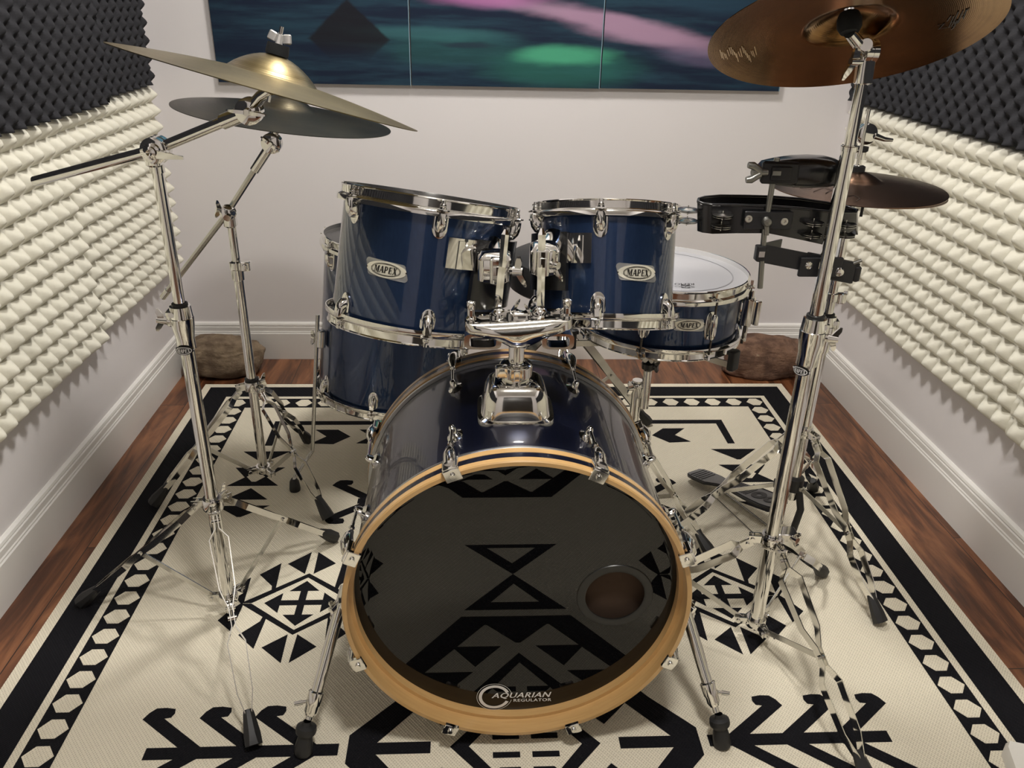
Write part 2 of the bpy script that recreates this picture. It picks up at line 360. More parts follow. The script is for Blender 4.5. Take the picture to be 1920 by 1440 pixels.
# ------------------------------------------------------------------ foam panels
def foam(name, side, y0, y1, z0, z1, kind, mtl, label, group, py=.0535, pz=.05, base=.022, amp=.034, seed=0, ph=(0, 0)):
    spp = 8
    ny = int(round((y1-y0)/py*spp)); nz = int(round((z1-z0)/pz*spp))
    Y = np.linspace(y0, y1, ny+1); Z = np.linspace(z0, z1, nz+1); YY, ZZ = np.meshgrid(Y, Z, indexing='ij')
    rs = np.random.RandomState(seed)
    if kind == 'pyramid':
        u = ((YY-y0)/py) % 1.0; w = ((ZZ-z0)/pz) % 1.0
        a = (np.abs(2*u-1)**7+np.abs(2*w-1)**7+1e-9)**(1/7); a = np.minimum(a, 1); h = base+amp*(1-a); h = np.minimum(h, base+amp*.9)
        h[-1, :] = np.where(True, base, 0); h[:, -1] = base
        cell = rs.rand(400, 64); h += (cell[((YY-y0)/py).astype(int) % 400, ((ZZ-z0)/pz).astype(int) % 64]-.5)*.006*(1-a)
    else:
        q = np.cos(2*PI*(YY-y0)/py+ph[0])*np.cos(2*PI*(ZZ-z0)/(pz)+ph[1]); h = base+amp*(.5+.5*q)**.62
    h += .004*np.sin(YY*5.1+seed)+.003*np.sin(ZZ*9+seed*2)
    s = 1 if side == 'L' else -1; X0 = (XL+.001) if side == 'L' else (XR-.001)
    vs = np.stack([X0+s*h, YY, ZZ], -1).reshape(-1, 3); nzz = nz+1
    vb = np.stack([np.full_like(h, X0), YY, ZZ], -1)
    faces = []
    ii, jj = np.meshgrid(np.arange(ny), np.arange(nz), indexing='ij'); a = (ii*nzz+jj).ravel()
    q = np.stack([a, a+nzz, a+nzz+1, a+1], -1)
    per = [(i, 0) for i in range(ny+1)]+[(ny, j) for j in range(1, nz+1)]+[(i, nz) for i in range(ny-1, -1, -1)]+[(0, j) for j in range(nz-1, 0, -1)]
    nb = len(vs); vbk = [tuple(vb[i, j]) for i, j in per]; L = len(per)
    fs = [tuple(int(t) for t in r) for r in q]
    for k in range(L):
        i, j = per[k]; i2, j2 = per[(k+1) % L]; fs.append((nb+k, nb+(k+1) % L, i2*nzz+j2, i*nzz+j))
    fs.append(tuple(nb+k for k in range(L)))
    me = bpy.data.meshes.new(name); me.from_pydata([tuple(map(float, v)) for v in vs]+vbk, [], fs); me.materials.append(mtl)
    bm = bmesh.new(); bm.from_mesh(me); bmesh.ops.recalc_face_normals(bm, faces=bm.faces); bm.to_mesh(me); bm.free()
    me.polygons.foreach_set('use_smooth', [True]*len(me.polygons))
    if kind == 'pyramid': me.set_sharp_from_angle(angle=R_(62))
    ob = bpy.data.objects.new(name, me); COL.objects.link(ob); tag(ob, label, 'foam panel', group); return ob
GW, GB = 'cream pyramid foam panels on the side walls', 'charcoal egg crate foam panels on the side walls'
foam('pyramid_foam_panel', 'L', 2.092, 2.735, .372, .952, 'pyramid', FOAMW, 'cream pyramid foam panel on the left wall, the one next to the back corner', GW, seed=1, amp=.036, pz=.0483)
foam('pyramid_foam_panel', 'L', 1.02, 2.088, .352, .952, 'pyramid', FOAMW, 'cream pyramid foam panel on the left wall, cut by the left photo edge', GW, seed=2)
foam('pyramid_foam_panel', 'L', -1.20, 1.016, .352, .952, 'pyramid', FOAMW, 'cream pyramid foam panel on the left wall nearest the viewer, outside the left photo edge', GW, seed=3)
foam('pyramid_foam_panel', 'R', 1.60, 2.72, .330, .935, 'pyramid', FOAMW, 'cream pyramid foam panel on the right wall beside the hi-hat, reaching the back corner', GW, seed=4, pz=.0504)
foam('pyramid_foam_panel', 'R', -1.20, 1.596, .330, .935, 'pyramid', FOAMW, 'cream pyramid foam panel on the right wall nearest the viewer, at the right photo edge', GW, seed=5, pz=.0504)
foam('egg_crate_foam_panel', 'L', 2.36, 2.715, .958, 1.72, 'egg', FOAMB, 'narrow charcoal egg crate foam panel on the left wall next to the back wall', GB, seed=1, amp=.034)
foam('egg_crate_foam_panel', 'L', 1.30, 2.356, .945, 1.72, 'egg', FOAMB, 'charcoal egg crate foam panel in the upper left corner of the photo', GB, seed=2, amp=.034, base=.026)
foam('egg_crate_foam_panel', 'L', -1.20, 1.296, .945, 1.72, 'egg', FOAMB, 'charcoal egg crate foam panel on the left wall nearest the viewer, outside the photo', GB, seed=3, amp=.034)
foam('egg_crate_foam_panel', 'R', 1.75, 2.73, .945, 1.72, 'egg', FOAMB, 'charcoal egg crate foam panel on the right wall behind the upper right cymbal', GB, seed=4, amp=.034)
foam('egg_crate_foam_panel', 'R', -1.20, 1.746, .93, 1.72, 'egg', FOAMB, 'charcoal egg crate foam panel on the right wall, cut by the right photo edge', GB, seed=5, amp=.034)

# ------------------------------------------------------------------ landscape triptych
GA = 'landscape canvases on the back wall'
def canvas(x0, x1, z0, label):
    t = root('canvas_print', ((x0+x1)/2, YB-.003, z0), label, 'canvas', GA)
    mb = MB(); zt = z0+.80
    mb.box(((x0+x1)/2, YB-.011, (z0+zt)/2), (x1-x0, .017, zt-z0)); o = mb.build('stretched_canvas', CANVAS, t, smooth=False)
    mb = MB(); mb.add([(x0+.0006, YB-.0200, z0), (x1-.0006, YB-.0200, z0), (x1-.0006, YB-.0200, zt), (x0+.0006, YB-.0200, zt)], [(0, 1, 2, 3)])
    me = bpy.data.meshes.new('print'); me.from_pydata([tuple(q) for q in mb.v], [], mb.f); me.materials.append(ART)
    p = bpy.data.objects.new('print', me); COL.objects.link(p); p.parent = t; p.matrix_parent_inverse = Matrix.Translation(-t.location)
    mb = MB(); mb.box((x1-.001, YB-.0205, (z0+zt)/2), (.0022, .0012, zt-z0)); mb.build('pale_edge', SEAMLINE, t, smooth=False)
canvas(-.794, -.188, .962, 'left canvas of the wall triptych, with a dark mountain mirrored in blue water')
canvas(-.185, .420, .9625, 'middle canvas of the wall triptych, with pink sky and green glow reflected in water')
canvas(.423, 1.014, .964, 'right canvas of the wall triptych, partly behind the upper right cymbal')

# ------------------------------------------------------------------ rug
UC, VC = .1, 1.035
RH = .0065
rug = MB(); HU, HV = 1.005, 1.507
zK = RH+.0006
RZ = [0]
def rp(poly, z=zK, mi=1, sym='uv'):
    su = (1, -1) if 'u' in sym else (1,); sv = (1, -1) if 'v' in sym else (1,)
    for a in su:
        for b in sv:
            q = [(UC+a*x, VC+b*y, z) for x, y in poly]
            if a*b < 0: q = q[::-1]
            RZ[0] += 1; dz_ = 4e-7*RZ[0]; q = [(x_, y_, z_+dz_) for x_, y_, z_ in q]
            n = len(q); area = sum(q[i][0]*q[(i+1) % n][1]-q[(i+1) % n][0]*q[i][1] for i in range(n))
            if area < 0: q = q[::-1]
            # raised by a hair with side skirts
            vs = q+[(x, y, z-.0012) for x, y, _ in q]
            fs = [tuple(range(n))]+[(i, i+n, (i+1) % n+n, (i+1) % n) for i in range(n)]
            rug.add(vs, fs, mi)
def rrect(x0, y0, x1, y1, **k): rp([(x0, y0), (x1, y0), (x1, y1), (x0, y1)], **k)
def rline(pts, w, **k):
    # thick polyline made of overlapping quads joined with mitres
    P2 = [Vector((a, b)) for a, b in pts]; L, Rr = [], []
    for i, p in enumerate(P2):
        if i == 0: d = (P2[1]-p).normalized(); nn = Vector((-d.y, d.x)); k2 = 1
        elif i == len(P2)-1: d = (p-P2[i-1]).normalized(); nn = Vector((-d.y, d.x)); k2 = 1
        else:
            d1 = (p-P2[i-1]).normalized(); d2 = (P2[i+1]-p).normalized(); n1 = Vector((-d1.y, d1.x)); n2 = Vector((-d2.y, d2.x))
            nn = (n1+n2).normalized(); k2 = min(1/max(nn.dot(n1), .3), 2.0)
        ww = w[i]/2 if isinstance(w, (list, tuple)) else w/2
        L.append(p+nn*ww*k2); Rr.append(p-nn*ww*k2)
    for i in range(len(P2)-1): rp([tuple(L[i]), tuple(L[i+1]), tuple(Rr[i+1]), tuple(Rr[i])], **k)
rug.box((UC, VC, RH/2), (2*HU, 2*HV, RH))
# border band (4 strips) and lozenge band
def frame_band(a, b, z=zK, mi=1):
    rp([(0, HV-a), (HU-a, HV-a), (HU-b, HV-b), (0, HV-b)], z=z, mi=mi); rp([(HU-a, 0), (HU-a, HV-a), (HU-b, HV-b), (HU-b, 0)], z=z, mi=mi)
frame_band(.025, .095); frame_band(.112, .175)
z2 = zK+.0005; us = HU-.1435; vs_ = HV-.1435
def loz(cu, cv, hu=.0275, hv=.0235, sym='uv'):
    rp([(cu-hu, cv), (cu-hu*.42, cv+hv), (cu+hu*.42, cv+hv), (cu+hu, cv), (cu+hu*.42, cv-hv), (cu-hu*.42, cv-hv)], z=z2, mi=0, sym=sym)
k = 0; nU = 13
loz(0, vs_, sym='v')
for i in range(1, nU): loz(us*i/(nU-1), vs_)
nV = 24
loz(us, 0, .028, .0215, sym='u')
for i in range(1, nV-1): loz(us, vs_*i/(nV-1), .028, .0215)
# corner angle, arrows, bow ties
rline([(.02, 1.226), (.700, 1.226), (.700, 1.086)], [.024, .024, .022])
for dx in (0, -.135, -.27, -.405):
    rp([(.465+dx, 1.139), (.508+dx, 1.182), (.577+dx, 1.182), (.537+dx, 1.140), (.577+dx, 1.098), (.510+dx, 1.093)])
rp([(.628, 1.052), (.764, 1.052), (.700, .992), (.690, .992)])
rp([(.626, .962), (.666, .911), (.626, .868), (.696, .868), (.696, .962)]); rp([(.764, .962), (.726, .911), (.764, .868), (.696, .868), (.696, .962)])
rp([(.671, .913), (.690, .936), (.702, .936), (.721, .913), (.702, .888), (.690, .888)], z=z2, mi=0)
rp([(.696, .856), (.640, .801), (.752, .801)]); rp([(.628, .772), (.764, .772), (.700, .722), (.690, .722)])
def hook(u0, v0, du=1, dv=1, s=1.0, **k):
    H_ = [(.372, .008), (.463, .078), (.451, .080), (.447, .090), (.449, .100), (.466, .103), (.484, .102), (.494, .092), (.502, .077), (.412, .008)]
    rp([(u0+(a-.392), v0+dv*b) for a, b in H_], **k)
# branches beside the centre medallion
rrect(.337, -.0125, .678, .0125, sym='u')

for b0 in (.392, .494, .598): hook(b0, 0)
# second row of branches (mostly behind the drums)
rrect(.337-.05, .778, .40, .802); hook(.368, .790, 1, 1); hook(.368, .790, 1, -1)
# diamond motif
DU, DV = .475, .392
def rd(poly, both='hv', **k):
    for a in ((1, -1) if 'h' in both else (1,)):
        for b in ((1, -1) if 'v' in both else (1,)): rp([(DU+a*x, DV+b*y) for x, y in poly], **k)
rd([(0, .100), (-.132, .001), (-.109, .001), (0, .086)])
rd([(-.008, .180), (-.056, .136), (-.010, .099)])
rd([(-.072, .139), (-.113, .098), (-.077, .058), (-.074, .040), (-.066, .045)])
rd([(-.131, .088), (-.168, .053), (-.150, .022), (-.131, -.002), (-.126, .002)])
rd([(-.176, .044), (-.131, .085), (-.128, .002)]) if False else None
rd([(0, .073), (-.033, .039), (.033, .039)], 'v'); rd([(-.081, 0), (-.046, .032), (-.046, -.032)], 'h'); rd([(-.050, -.008), (.050, -.008), (.050, .008), (-.050, .008)], '')
rd([(-.008, -.042), (.008, -.042), (.008, .042), (-.008, .042)], '')
# centre medallion: octagon, bars, chevrons and the inner figure
def med(v0, sym, full=True):
    s = [(.297, 0), (.297, .022), (.226, .098), (.105, .243), (0, .243)]
    def q(poly, **k):
        rp([(x, v0+y) for x, y in poly], sym=sym, **k)
        if v0: rp([(x, v0-y) for x, y in poly], sym=sym, **k)
    o = [(.321, 0), (.321, .030), (.245, .106), (.120, .258), (0, .258)]; i = [(.270, 0), (.270, .012), (.213, .075), (.070, .232), (0, .232)]
    for a in range(4): q([o[a], o[a+1], i[a+1], i[a]])
    q([(.172, 0), (.172, .0125), (.272, .0125), (.272, 0)])
    q([(0, .235), (.068, .235), (.005, .178), (0, .178)])
    q([(.037, .168), (.138, .168), (.090, .112)]); q([(.095, .098), (.204, .098), (.150, .043)])
    q([(.137, 0), (0, .148), (0, .122), (.103, 0)])
    q([(.013, .024), (.058, .024), (.058, .011), (.045, .011), (.045, .0), (.027, .0), (.027, .011), (.013, .011)]) if False else None
    q([(.011, .014), (.011, .026), (.060, .026), (.060, .014)]); q([(.011, .046), (.011, .058), (.060, .058), (.048, .046)])
    q([(.011, .026), (.011, .046), (.024, .046), (.024, .026)]) if v0 else None
    q([(.048, .0), (.048, .02), (.060, .02), (.060, .0)]) if v0 else None
med(0, 'uv'); med(.98, 'uv')
# hourglass between medallions
rp([(0, .400), (.113, .279), (0, .279), (0, .303), (.055, .303), (0, .366)]); rp([(0, .400), (.113, .513), (0, .513), (0, .500), (.060, .500), (0, .440)])
# side triangles near the long border at the middle
rp([(.628, .30), (.764, .30), (.696, .36)]) if False else None
ro = rug.build('area_rug', [RUGC, RUGK], smooth=False); tag(ro, 'cream and black geometric woven rug spread under the whole drum kit', 'rug')

# ------------------------------------------------------------------ lettering
FS = {}
def text_mesh(txt, size, shear=0.0, offset=0.0, extrude=0, spacing=1.0, fat=.022):
    c = bpy.data.curves.new('t', 'FONT'); c.body = txt; c.size = 1; c.shear = shear; c.offset = offset; c.extrude = 0; c.space_character = spacing; c.align_x = 'CENTER'; c.align_y = 'CENTER'; c.resolution_u = 3
    o = bpy.data.objects.new('t', c); COL.objects.link(o); bpy.context.view_layer.update()
    me = bpy.data.meshes.new_from_object(o); v = [tuple(x.co*size) for x in me.vertices]; f = [tuple(p.vertices) for p in me.polygons]
    bpy.data.objects.remove(o); bpy.data.curves.remove(c); bpy.data.meshes.remove(me)
    V, G = [], []
    for k_ in (-1, 0, 1): G += [tuple(i+len(V) for i in q) for q in f]; V += [(x+k_*fat*size, y, z+k_*.00005) for x, y, z in v]
    return V, G
def serif_word():
    # M A P E X in heavy slanted display letters, unit height 1; polygons
    T, t = .26, .10; L = []
    def quad(a, b, w1, w2=None): 
        w2 = w1 if w2 is None else w2
        return [(a[0]-w1/2, a[1]), (a[0]+w1/2, a[1]), (b[0]+w2/2, b[1]), (b[0]-w2/2, b[1])]
    M = [quad((.10, 0), (.10, 1), t), quad((.22, 1), (.50, .12), T, T*.7), quad((.50, .1), (.78, 1), t), quad((.84, 0), (.84, 1), T), quad((.08, 0), (.08, .07), .30), quad((.86, 0), (.86, .07), .42), quad((.06, .93), (.06, 1), .26), quad((.9, .93), (.9, 1), .32)]
    A = [quad((.08, 0), (.40, 1), t), quad((.72, 0), (.46, 1), T+.04, T), quad((.38, .30), (.38, .40), .40), quad((.08, 0), (.08, .07), .28), quad((.72, 0), (.72, .07), .42)]
    Pp = [quad((.16, 0), (.16, 1), T), quad((.15, 0), (.15, .07), .40), quad((.15, .93), (.15, 1), .36), quad((.36, .90), (.36, 1), .36), quad((.36, .42), (.36, .52), .36), [(.46, .44), (.60, .52), (.68, .66), (.68, .78), (.60, .92), (.46, 1), (.46, .86), (.48, .72), (.46, .56)]]
    E_ = [quad((.16, 0), (.16, 1), T), quad((.34, 0), (.34, .09), .60), quad((.34, .91), (.34, 1), .58), quad((.34, .46), (.34, .55), .36), quad((.60, 0), (.60, .24), .07), quad((.58, .76), (.58, 1), .07), quad((.52, .36), (.52, .65), .06)]
    X = [quad((.62, 0), (.16, 1), T+.02), quad((.10, 0), (.62, 1), t), quad((.10, 0), (.10, .07), .30), quad((.64, 0), (.64, .07), .36), quad((.14, .93), (.14, 1), .36), quad((.64, .93), (.64, 1), .28)]
    x = 0; out = []
    for G, w in ((M, 1.10), (A, .93), (Pp, .84), (E_, .78), (X, .82)):
        for p in G: out.append([(a+x+b*.14, b) for a, b in p])
        x += w
    W = x+.08
    return [[((a-W/2), b-.5) for a, b in p] for p in out], W
WORD, WORDW = serif_word()
def badge(parent, fr, zc, ang, w=.074, h=.030, dark=False, r=None, plate=True):
    # fr: drum local frame (origin, X side, Y toward front, Z axis); curved onto shell radius r
    O, X, Y, Z = fr
    def S(u, v, off):   # wrap u around shell
        a = ang+u/r; return O+(X*math.sin(a)+Y*math.cos(a))*(r+off)+Z*(zc+v)
    def patch(mb, outline_in, off, mi=0):
        n = len(outline_in); c = (sum(p[0] for p in outline_in)/n, sum(p[1] for p in outline_in)/n)
        vs = [S(*p, off) for p in outline_in]+[S(*c, off)]+[S(*p, off-.0009) for p in outline_in]
        fs = [(i, (i+1) % n, n) for i in range(n)]+[(i, i+n+1, (i+1) % n+n+1, (i+1) % n) for i in range(n)]
        mb.add(vs, fs, mi)
    el = lambda a, b, n=48: [(a*math.cos(2*PI*i/n), b*math.sin(2*PI*i/n)) for i in range(n)]
    mb = MB()
    if plate:
        q = []; rr = .006; W, H = w/2+.002, h/2+.001
        for (cx, cy, a0) in ((W-rr, H-rr, 0), (-W+rr, H-rr, 1), (-W+rr, -H+rr, 2), (W-rr, -H+rr, 3)):
            big = a0 in (0, 2)
            for i in range(5): a = (a0+i/4)*PI/2; k = 1; q.append((cx+rr*math.cos(a), cy+rr*math.sin(a)))
        q = [(a, b) if not (a*b > 0 and abs(a) > W*.55 and abs(b) > H*.45) else (a*.86, b*.80) for a, b in q]
        n_ = 12; qq = []
        for i in range(len(q)):
            qq.append(q[i])
            a, b = q[i], q[(i+1) % len(q)]
            if math.hypot(a[0]-b[0], a[1]-b[1]) > .01:
                for j in range(1, n_): qq.append((lin(a[0], b[0], j/n_), lin(a[1], b[1], j/n_)))
        patch(mb, qq, .0016, 0)
    patch(mb, el(w/2-.001, h/2-.0015), .0024, 1)
    bd = mb.build('badge', [BADGEP, BADGE] if not dark else [INK, INK], parent); 
    if not dark: bd['label'] = 'ivory oval badge on a steel plate'
    mb = MB()
    def ring(a, b, wd):
        n = 56
        vs = [S(a*math.cos(2*PI*i/n), b*math.sin(2*PI*i/n), .0029) for i in range(n)]+[S((a-wd)*math.cos(2*PI*i/n), (b-wd)*math.sin(2*PI*i/n), .0029) for i in range(n)]
        mb.add(vs, [(i, (i+1) % n, (i+1) % n+n, i+n) for i in range(n)])
    ring(w*.36, h*.36, .0009); ring(w*.335, h*.31, .0005)
    sc_ = h*.37; sx = w*.56/WORDW
    for p in WORD: mb.add([S(a*sx, b*sc_, .0030) for a, b in p], [tuple(range(len(p)))])
    for sg in (-1, 1): patch(mb, [(sg*(w/2-.0015)+.0013*math.cos(i), .0013*math.sin(i)) for i in (0, 1.05, 2.1, 3.14, 4.2, 5.2)], .0030, 0)
    mb.build('lettering', WINK if dark else INK, bd, smooth=False)

# ------------------------------------------------------------------ generic hardware
def wing(mb, c, ax, L=.020, r=.006, blade=None, mi=0, hub=.012):
    """wing nut: hub along ax, two blades along blade"""
    c = Vector(c); ax = Vector(ax).normalized(); mb.cyl(c, c+ax*hub, r, r*.8, 14, mi=mi)
    bl = Vector(blade).normalized() if blade else basis(ax)[0]; th = ax.cross(bl)
    for s in (1, -1):
        a = c+ax*(hub*.55)+bl*(s*r*.6); b = c+ax*(hub*.95)+bl*(s*L)
        mb.rings([[a+ax*.0055+th*.003, a-ax*.0055+th*.003, a-ax*.0055-th*.003, a+ax*.0055-th*.003], [lin(a, b, .6)+ax*.0055+th*.0026, lin(a, b, .6)-ax*.0042+th*.0026, lin(a, b, .6)-ax*.0042-th*.0026, lin(a, b, .6)+ax*.0055-th*.0026], [b+ax*.002+th*.0012, b-ax*.002+th*.0012, b-ax*.002-th*.0012, b+ax*.002-th*.0012]], mi=mi)
def foot_block(parent, end, d, w=.030, L=.062, mtl=None):
    d = Vector(d).normalized(); end = Vector(end); mb = MB(); up = Vector((0, 0, 1)); s = d.cross(up).normalized(); n = s.cross(d)
    a = end-d*L; 
    def ring(c, ww, hh, b=.35):
        pts = []
        for (x, y) in ((-1, -b), (-b, -1), (b, -1), (1, -b), (1, b), (b, 1), (-b, 1), (-1, b)): pts.append(c+s*x*ww/2+n*y*hh/2)
        return pts
    rs = [ring(a, w*.52, w*.50), ring(a+d*L*.12, w*.66, w*.62), ring(a+d*L*.7, w*.98, w*1.0), ring(end, w, w*.95, .5)]
    rs = [[Vector((p.x, p.y, max(p.z, 0.0068+RH*0))) for p in r] for r in rs]
    mb.rings(rs); return mb.build('rubber_foot', mtl or RUBBER, parent, ang=30)
def tripod_leg(parent, name, c, dirv, zc, zh, reach, foot_h=.012, kw=.018, sw=.013, r0=.032, mtl=None, brace=True, mid=.47, foot=True):
    """a double-strap leg with its brace; c centre (x,y); dirv horizontal unit; zc collar height, zh bottom hub height"""
    mtl = mtl or CHROME
    dv = Vector((dirv[0], dirv[1], 0)).normalized(); c3 = Vector((c[0], c[1], 0)); side = Vector((-dv.y, dv.x, 0))
    p0 = c3+dv*r0+Vector((0, 0, zc-.004)); p1 = c3+dv*reach+Vector((0, 0, foot_h+.010)); d = (p1-p0).normalized(); L = (p1-p0).length
    mb = MB(); prof = [(0, .0035), (.07, .0035), (.12, kw), (mid-.12, kw*.8), (mid-.03, .0035), (mid+.05, .0035), (mid+.12, kw*.9), (.80, kw*.75), (.90, .004), (.96, .0035)]
    for s in (1, -1): mb.strip([p0+d*L*t+side*(s*w) for t, w in prof], d.cross(side), sw, .0018)
    for t in (.03, mid+.01): mb.cyl(p0+d*L*t-side*.008, p0+d*L*t+side*.008, .0042, seg=10)
    lg = mb.build(name, mtl, parent, ang=25)
    if foot: foot_block(lg, p1+d*.006-Vector((0, 0, 0)), d)
    if brace:
        mb = MB(); a = c3+dv*.026+Vector((0, 0, zh)); b = p0+d*L*(mid+.01)
        mb.strip([a, b], (b-a).cross(side), .011, .0022); mb.cyl(a-side*.006, a+side*.006, .005, seg=10); mb.build('brace', STEEL, lg, ang=25)
    return lg, p0
def collar(mb, c, z, dirs, r=.0155, h=.026):
    c3 = Vector((c[0], c[1], 0)); mb.lathe(c3+Vector((0, 0, z-h/2)), (0, 0, 1), [(r-.002, 0), (r+.004, 0), (r+.005, .003), (r+.004, h-.003), (r+.003, h), (r-.002, h)], 28)
    for d in dirs:
        dv = Vector((d[0], d[1], 0)).normalized(); sd = Vector((-dv.y, dv.x, 0))
        for s in (1, -1): mb.strip([c3+dv*r+sd*(s*.0062)+Vector((0, 0, z)), c3+dv*(r+.026)+sd*(s*.0062)+Vector((0, 0, z-.003))], (0, 0, 1), .016, .002)
        mb.cyl(c3+dv*(r+.019)-sd*.010+Vector((0, 0, z-.003)), c3+dv*(r+.019)+sd*.010+Vector((0, 0, z-.003)), .0045, seg=12)

# ------------------------------------------------------------------ drums
def frame_of(c, d):
    Z = Vector(d).normalized(); c = Vector(c); y = Vector((0, -1, 0)); Y = (y-Z*y.dot(Z)).normalized(); X = Y.cross(Z); X = -X if X.x < 0 else X
    return c, X, Y, Z
def lug_geo(fr, ang, r, z, up, h=.040, w=.026):
    """teardrop pod; up=+1: flat end toward +Z hoop"""
    O, X, Y, Z = fr; n = X*math.sin(ang)+Y*math.cos(ang); s = X*math.cos(ang)-Y*math.sin(ang); base = O+n*(r-.001)+Z*z; zz = Z*up
    out = []
    for i in range(13): 
        t = i/12; a = PI*t; x = math.cos(a)*w/2; y = -h*.5-math.sin(a)**1.0*h*.0
        out.append((math.cos(a)*w/2*(.98), -h*.18-math.sin(a)*h*.42))
    out = [(w*.40, h*.44), (w*.47, h*.30)]+out+[(-w*.47, h*.30), (-w*.40, h*.44)]
    mb = MB(); rings = []
    for off, k, sh in ((0, 1, 0), (.0035, 1, 0), (.0045, .90, 0), (.0048, .74, 0), (.012, .70, 0), (.0185, .52, .04), (.0205, .34, .06)):
        rings.append([base+n*off+s*(x*k)+zz*(y*k+sh*h+(1-k)*h*.20) for x, y in out])
    mb.rings(rings); return mb, base, n, s, zz
def hoop_prof(R, up=1):
    # triple-flanged hoop: heights measured down from rim
    return [(R-.0015, 0), (R+.0005, .0012), (R+.0022, .0005), (R+.0028, .002), (R+.0012, .004), (R+.0012, .0155), (R+.0065, .0185), (R+.0078, .021), (R+.0078, .0285), (R+.0062, .0285), (R+.0060, .0205), (R-.0003, .0175), (R-.0006, .004)]
def drum(name, c, d, rs, L, label, nl, phase, lugs_bot=True, head=BHEAD, z_lug=.052, badge_ang=None, badge_z=0, badge_w=.074, lug_h=.042, tube_lug=False, headlabel=None, cat='drum', hide=()):
    fr = frame_of(c, d); O, X, Y, Z = fr; R = rs+.0055
    t = root(name, tuple(O-Z*L/2), label, cat)
    mb = MB(); mb.lathe(O, Z, [(rs, -L/2+.012), (rs, L/2-.012), (rs-.006, L/2-.012), (rs-.006, -L/2+.012)], 96, loop=True); mb.build('shell', LACQ, t)
    for sg in (1, -1):
        mb = MB(); mb.lathe(O+Z*(sg*L/2), -Z*sg, hoop_prof(R), 96, loop=True)
        for i in range(nl):
            a = phase+2*PI*i/nl; n = X*math.sin(a)+Y*math.cos(a); s = X*math.cos(a)-Y*math.sin(a)
            mb.box(O+Z*sg*(L/2-.0175)+n*(R+.0095), (.020, .012, .0026), (s, n, Z), bev=.004)
        mb.build('hoop', CHROME, t, ang=35)
        mb = MB(); mb.lathe(O+Z*sg*(L/2-.0105), Z*sg, [(R-.0005, 0), (rs*.98, .0012), (0, .0012)], 96)
        hd = mb.build('drum_head', head if sg > 0 else BHEAD, t)
        if sg > 0 and head is WHEAD: hd['label'] = 'white coated head'; HD = hd
    for i in range(nl):
        a = phase+2*PI*i/nl
        if not tube_lug:
            for sg in (1, -1):
                if sg < 0 and not lugs_bot: continue
                zl = sg*(L/2-z_lug-lug_h*.45)
                mb, base, n, s, zz = lug_geo(fr, a, rs, zl, sg, lug_h); lg = mb.build('lug', CHROME, t, ang=30)
                mb = MB(); q = base+n*.012; top = O+n*(rs+.011)+Z*sg*(L/2-.006)
                bot = O+n*(rs+.011)+Z*(zl+sg*lug_h*.40); mb.cyl(bot, top, .0026, seg=10); mb.cyl(bot, bot+Z*sg*.007, .0042, seg=12)
                mb.cyl(top-Z*sg*.010, top-Z*sg*.007, .0058, seg=12, mi=1); mb.box(top, (.0062, .0062, .010), (s, n, Z), mi=1, bev=.001); mb.ball(top-Z*sg*.005, .0052, 10, mi=1)
                mb.build('tension_rod', [DARKROD, CHROME], lg)
        else:
            n = X*math.sin(a)+Y*math.cos(a); s = X*math.cos(a)-Y*math.sin(a)
            mb = MB(); H = lug_h
            rg = []
            for off, k in ((0, 1), (.004, 1), (.005, .82)):
                rg.append([O+n*(rs-.001+off)+s*(.013*k*math.copysign(abs(math.cos(q))**.7, math.cos(q)))+Z*(H/2*k*math.copysign(abs(math.sin(q))**.8, math.sin(q))) for q in [2*PI*j/24 for j in range(24)]])
            mb.rings(rg); rr = [.0025, .0065, .0078, .0078, .0065, .0025]; zz_ = [-.5, -.42, -.2, .2, .42, .5]
            mb.tube([O+n*(rs+.013)+Z*(H*.92*q) for q in zz_], rr, 14); lg = mb.build('lug', CHROME, t, ang=35)
            for sg in (1, -1):
                mb = MB(); top = O+n*(rs+.013)+Z*sg*(L/2-.008); mb.cyl(O+n*(rs+.013)+Z*sg*H*.4, top, .0024, seg=10); mb.box(top, (.006, .006, .010), (s, n, Z), mi=1); mb.cyl(top-Z*sg*.009, top-Z*sg*.006, .0055, seg=12, mi=1)
                mb.build('tension_rod', [DARKROD, CHROME], lg)
    if badge_ang is not None: badge(t, fr, badge_z, badge_ang, w=badge_w, h=badge_w*.40, r=rs)
    return t, fr

def arc_plate(mb, fr, r0, r1, a0, a1, z0, z1, n=14, mi=0):
    O, X, Y, Z = fr; rings = []
    for i in range(n+1):
        a = lin(a0, a1, i/n); q = X*math.sin(a)+Y*math.cos(a); rings.append([O+q*r0+Z*z0, O+q*r1+Z*z0, O+q*r1+Z*z1, O+q*r0+Z*z1])
    mb.rings(rings, mi=mi)

def mount_bracket(t, fr, rs, sgn, a_in, a_lug, z0, z1, rodx, rody, boxpts):
    """black plate with chrome bridge on the shell, clamp block and wing screw; sgn=+1 bracket on the +X side"""
    mb = MB(); arc_plate(mb, fr, rs+.003, rs+.010, a_lug+sgn*.10, a_lug+sgn*.42, z1-.050, z1, 10); arc_plate(mb, fr, rs+.010, rs+.013, a_lug+sgn*.21, a_lug+sgn*.27, z1-.050, z1-.004, 3)
    p = mb.build('bridge_plate', CHROME, t); p['label'] = 'chrome bridge plate next to a lug'
    mb = MB(); arc_plate(mb, fr, rs+.002, rs+.012, a_lug+sgn*.42, a_in, z0, z1+.002, 14); arc_plate(mb, fr, rs+.012, rs+.0135, a_lug+sgn*.60, a_lug+sgn*.64, z1-.03, z1-.022, 2)
    p = mb.build('isolation_plate', PLASTIC, t, ang=30); p['label'] = 'black plastic isolation plate'

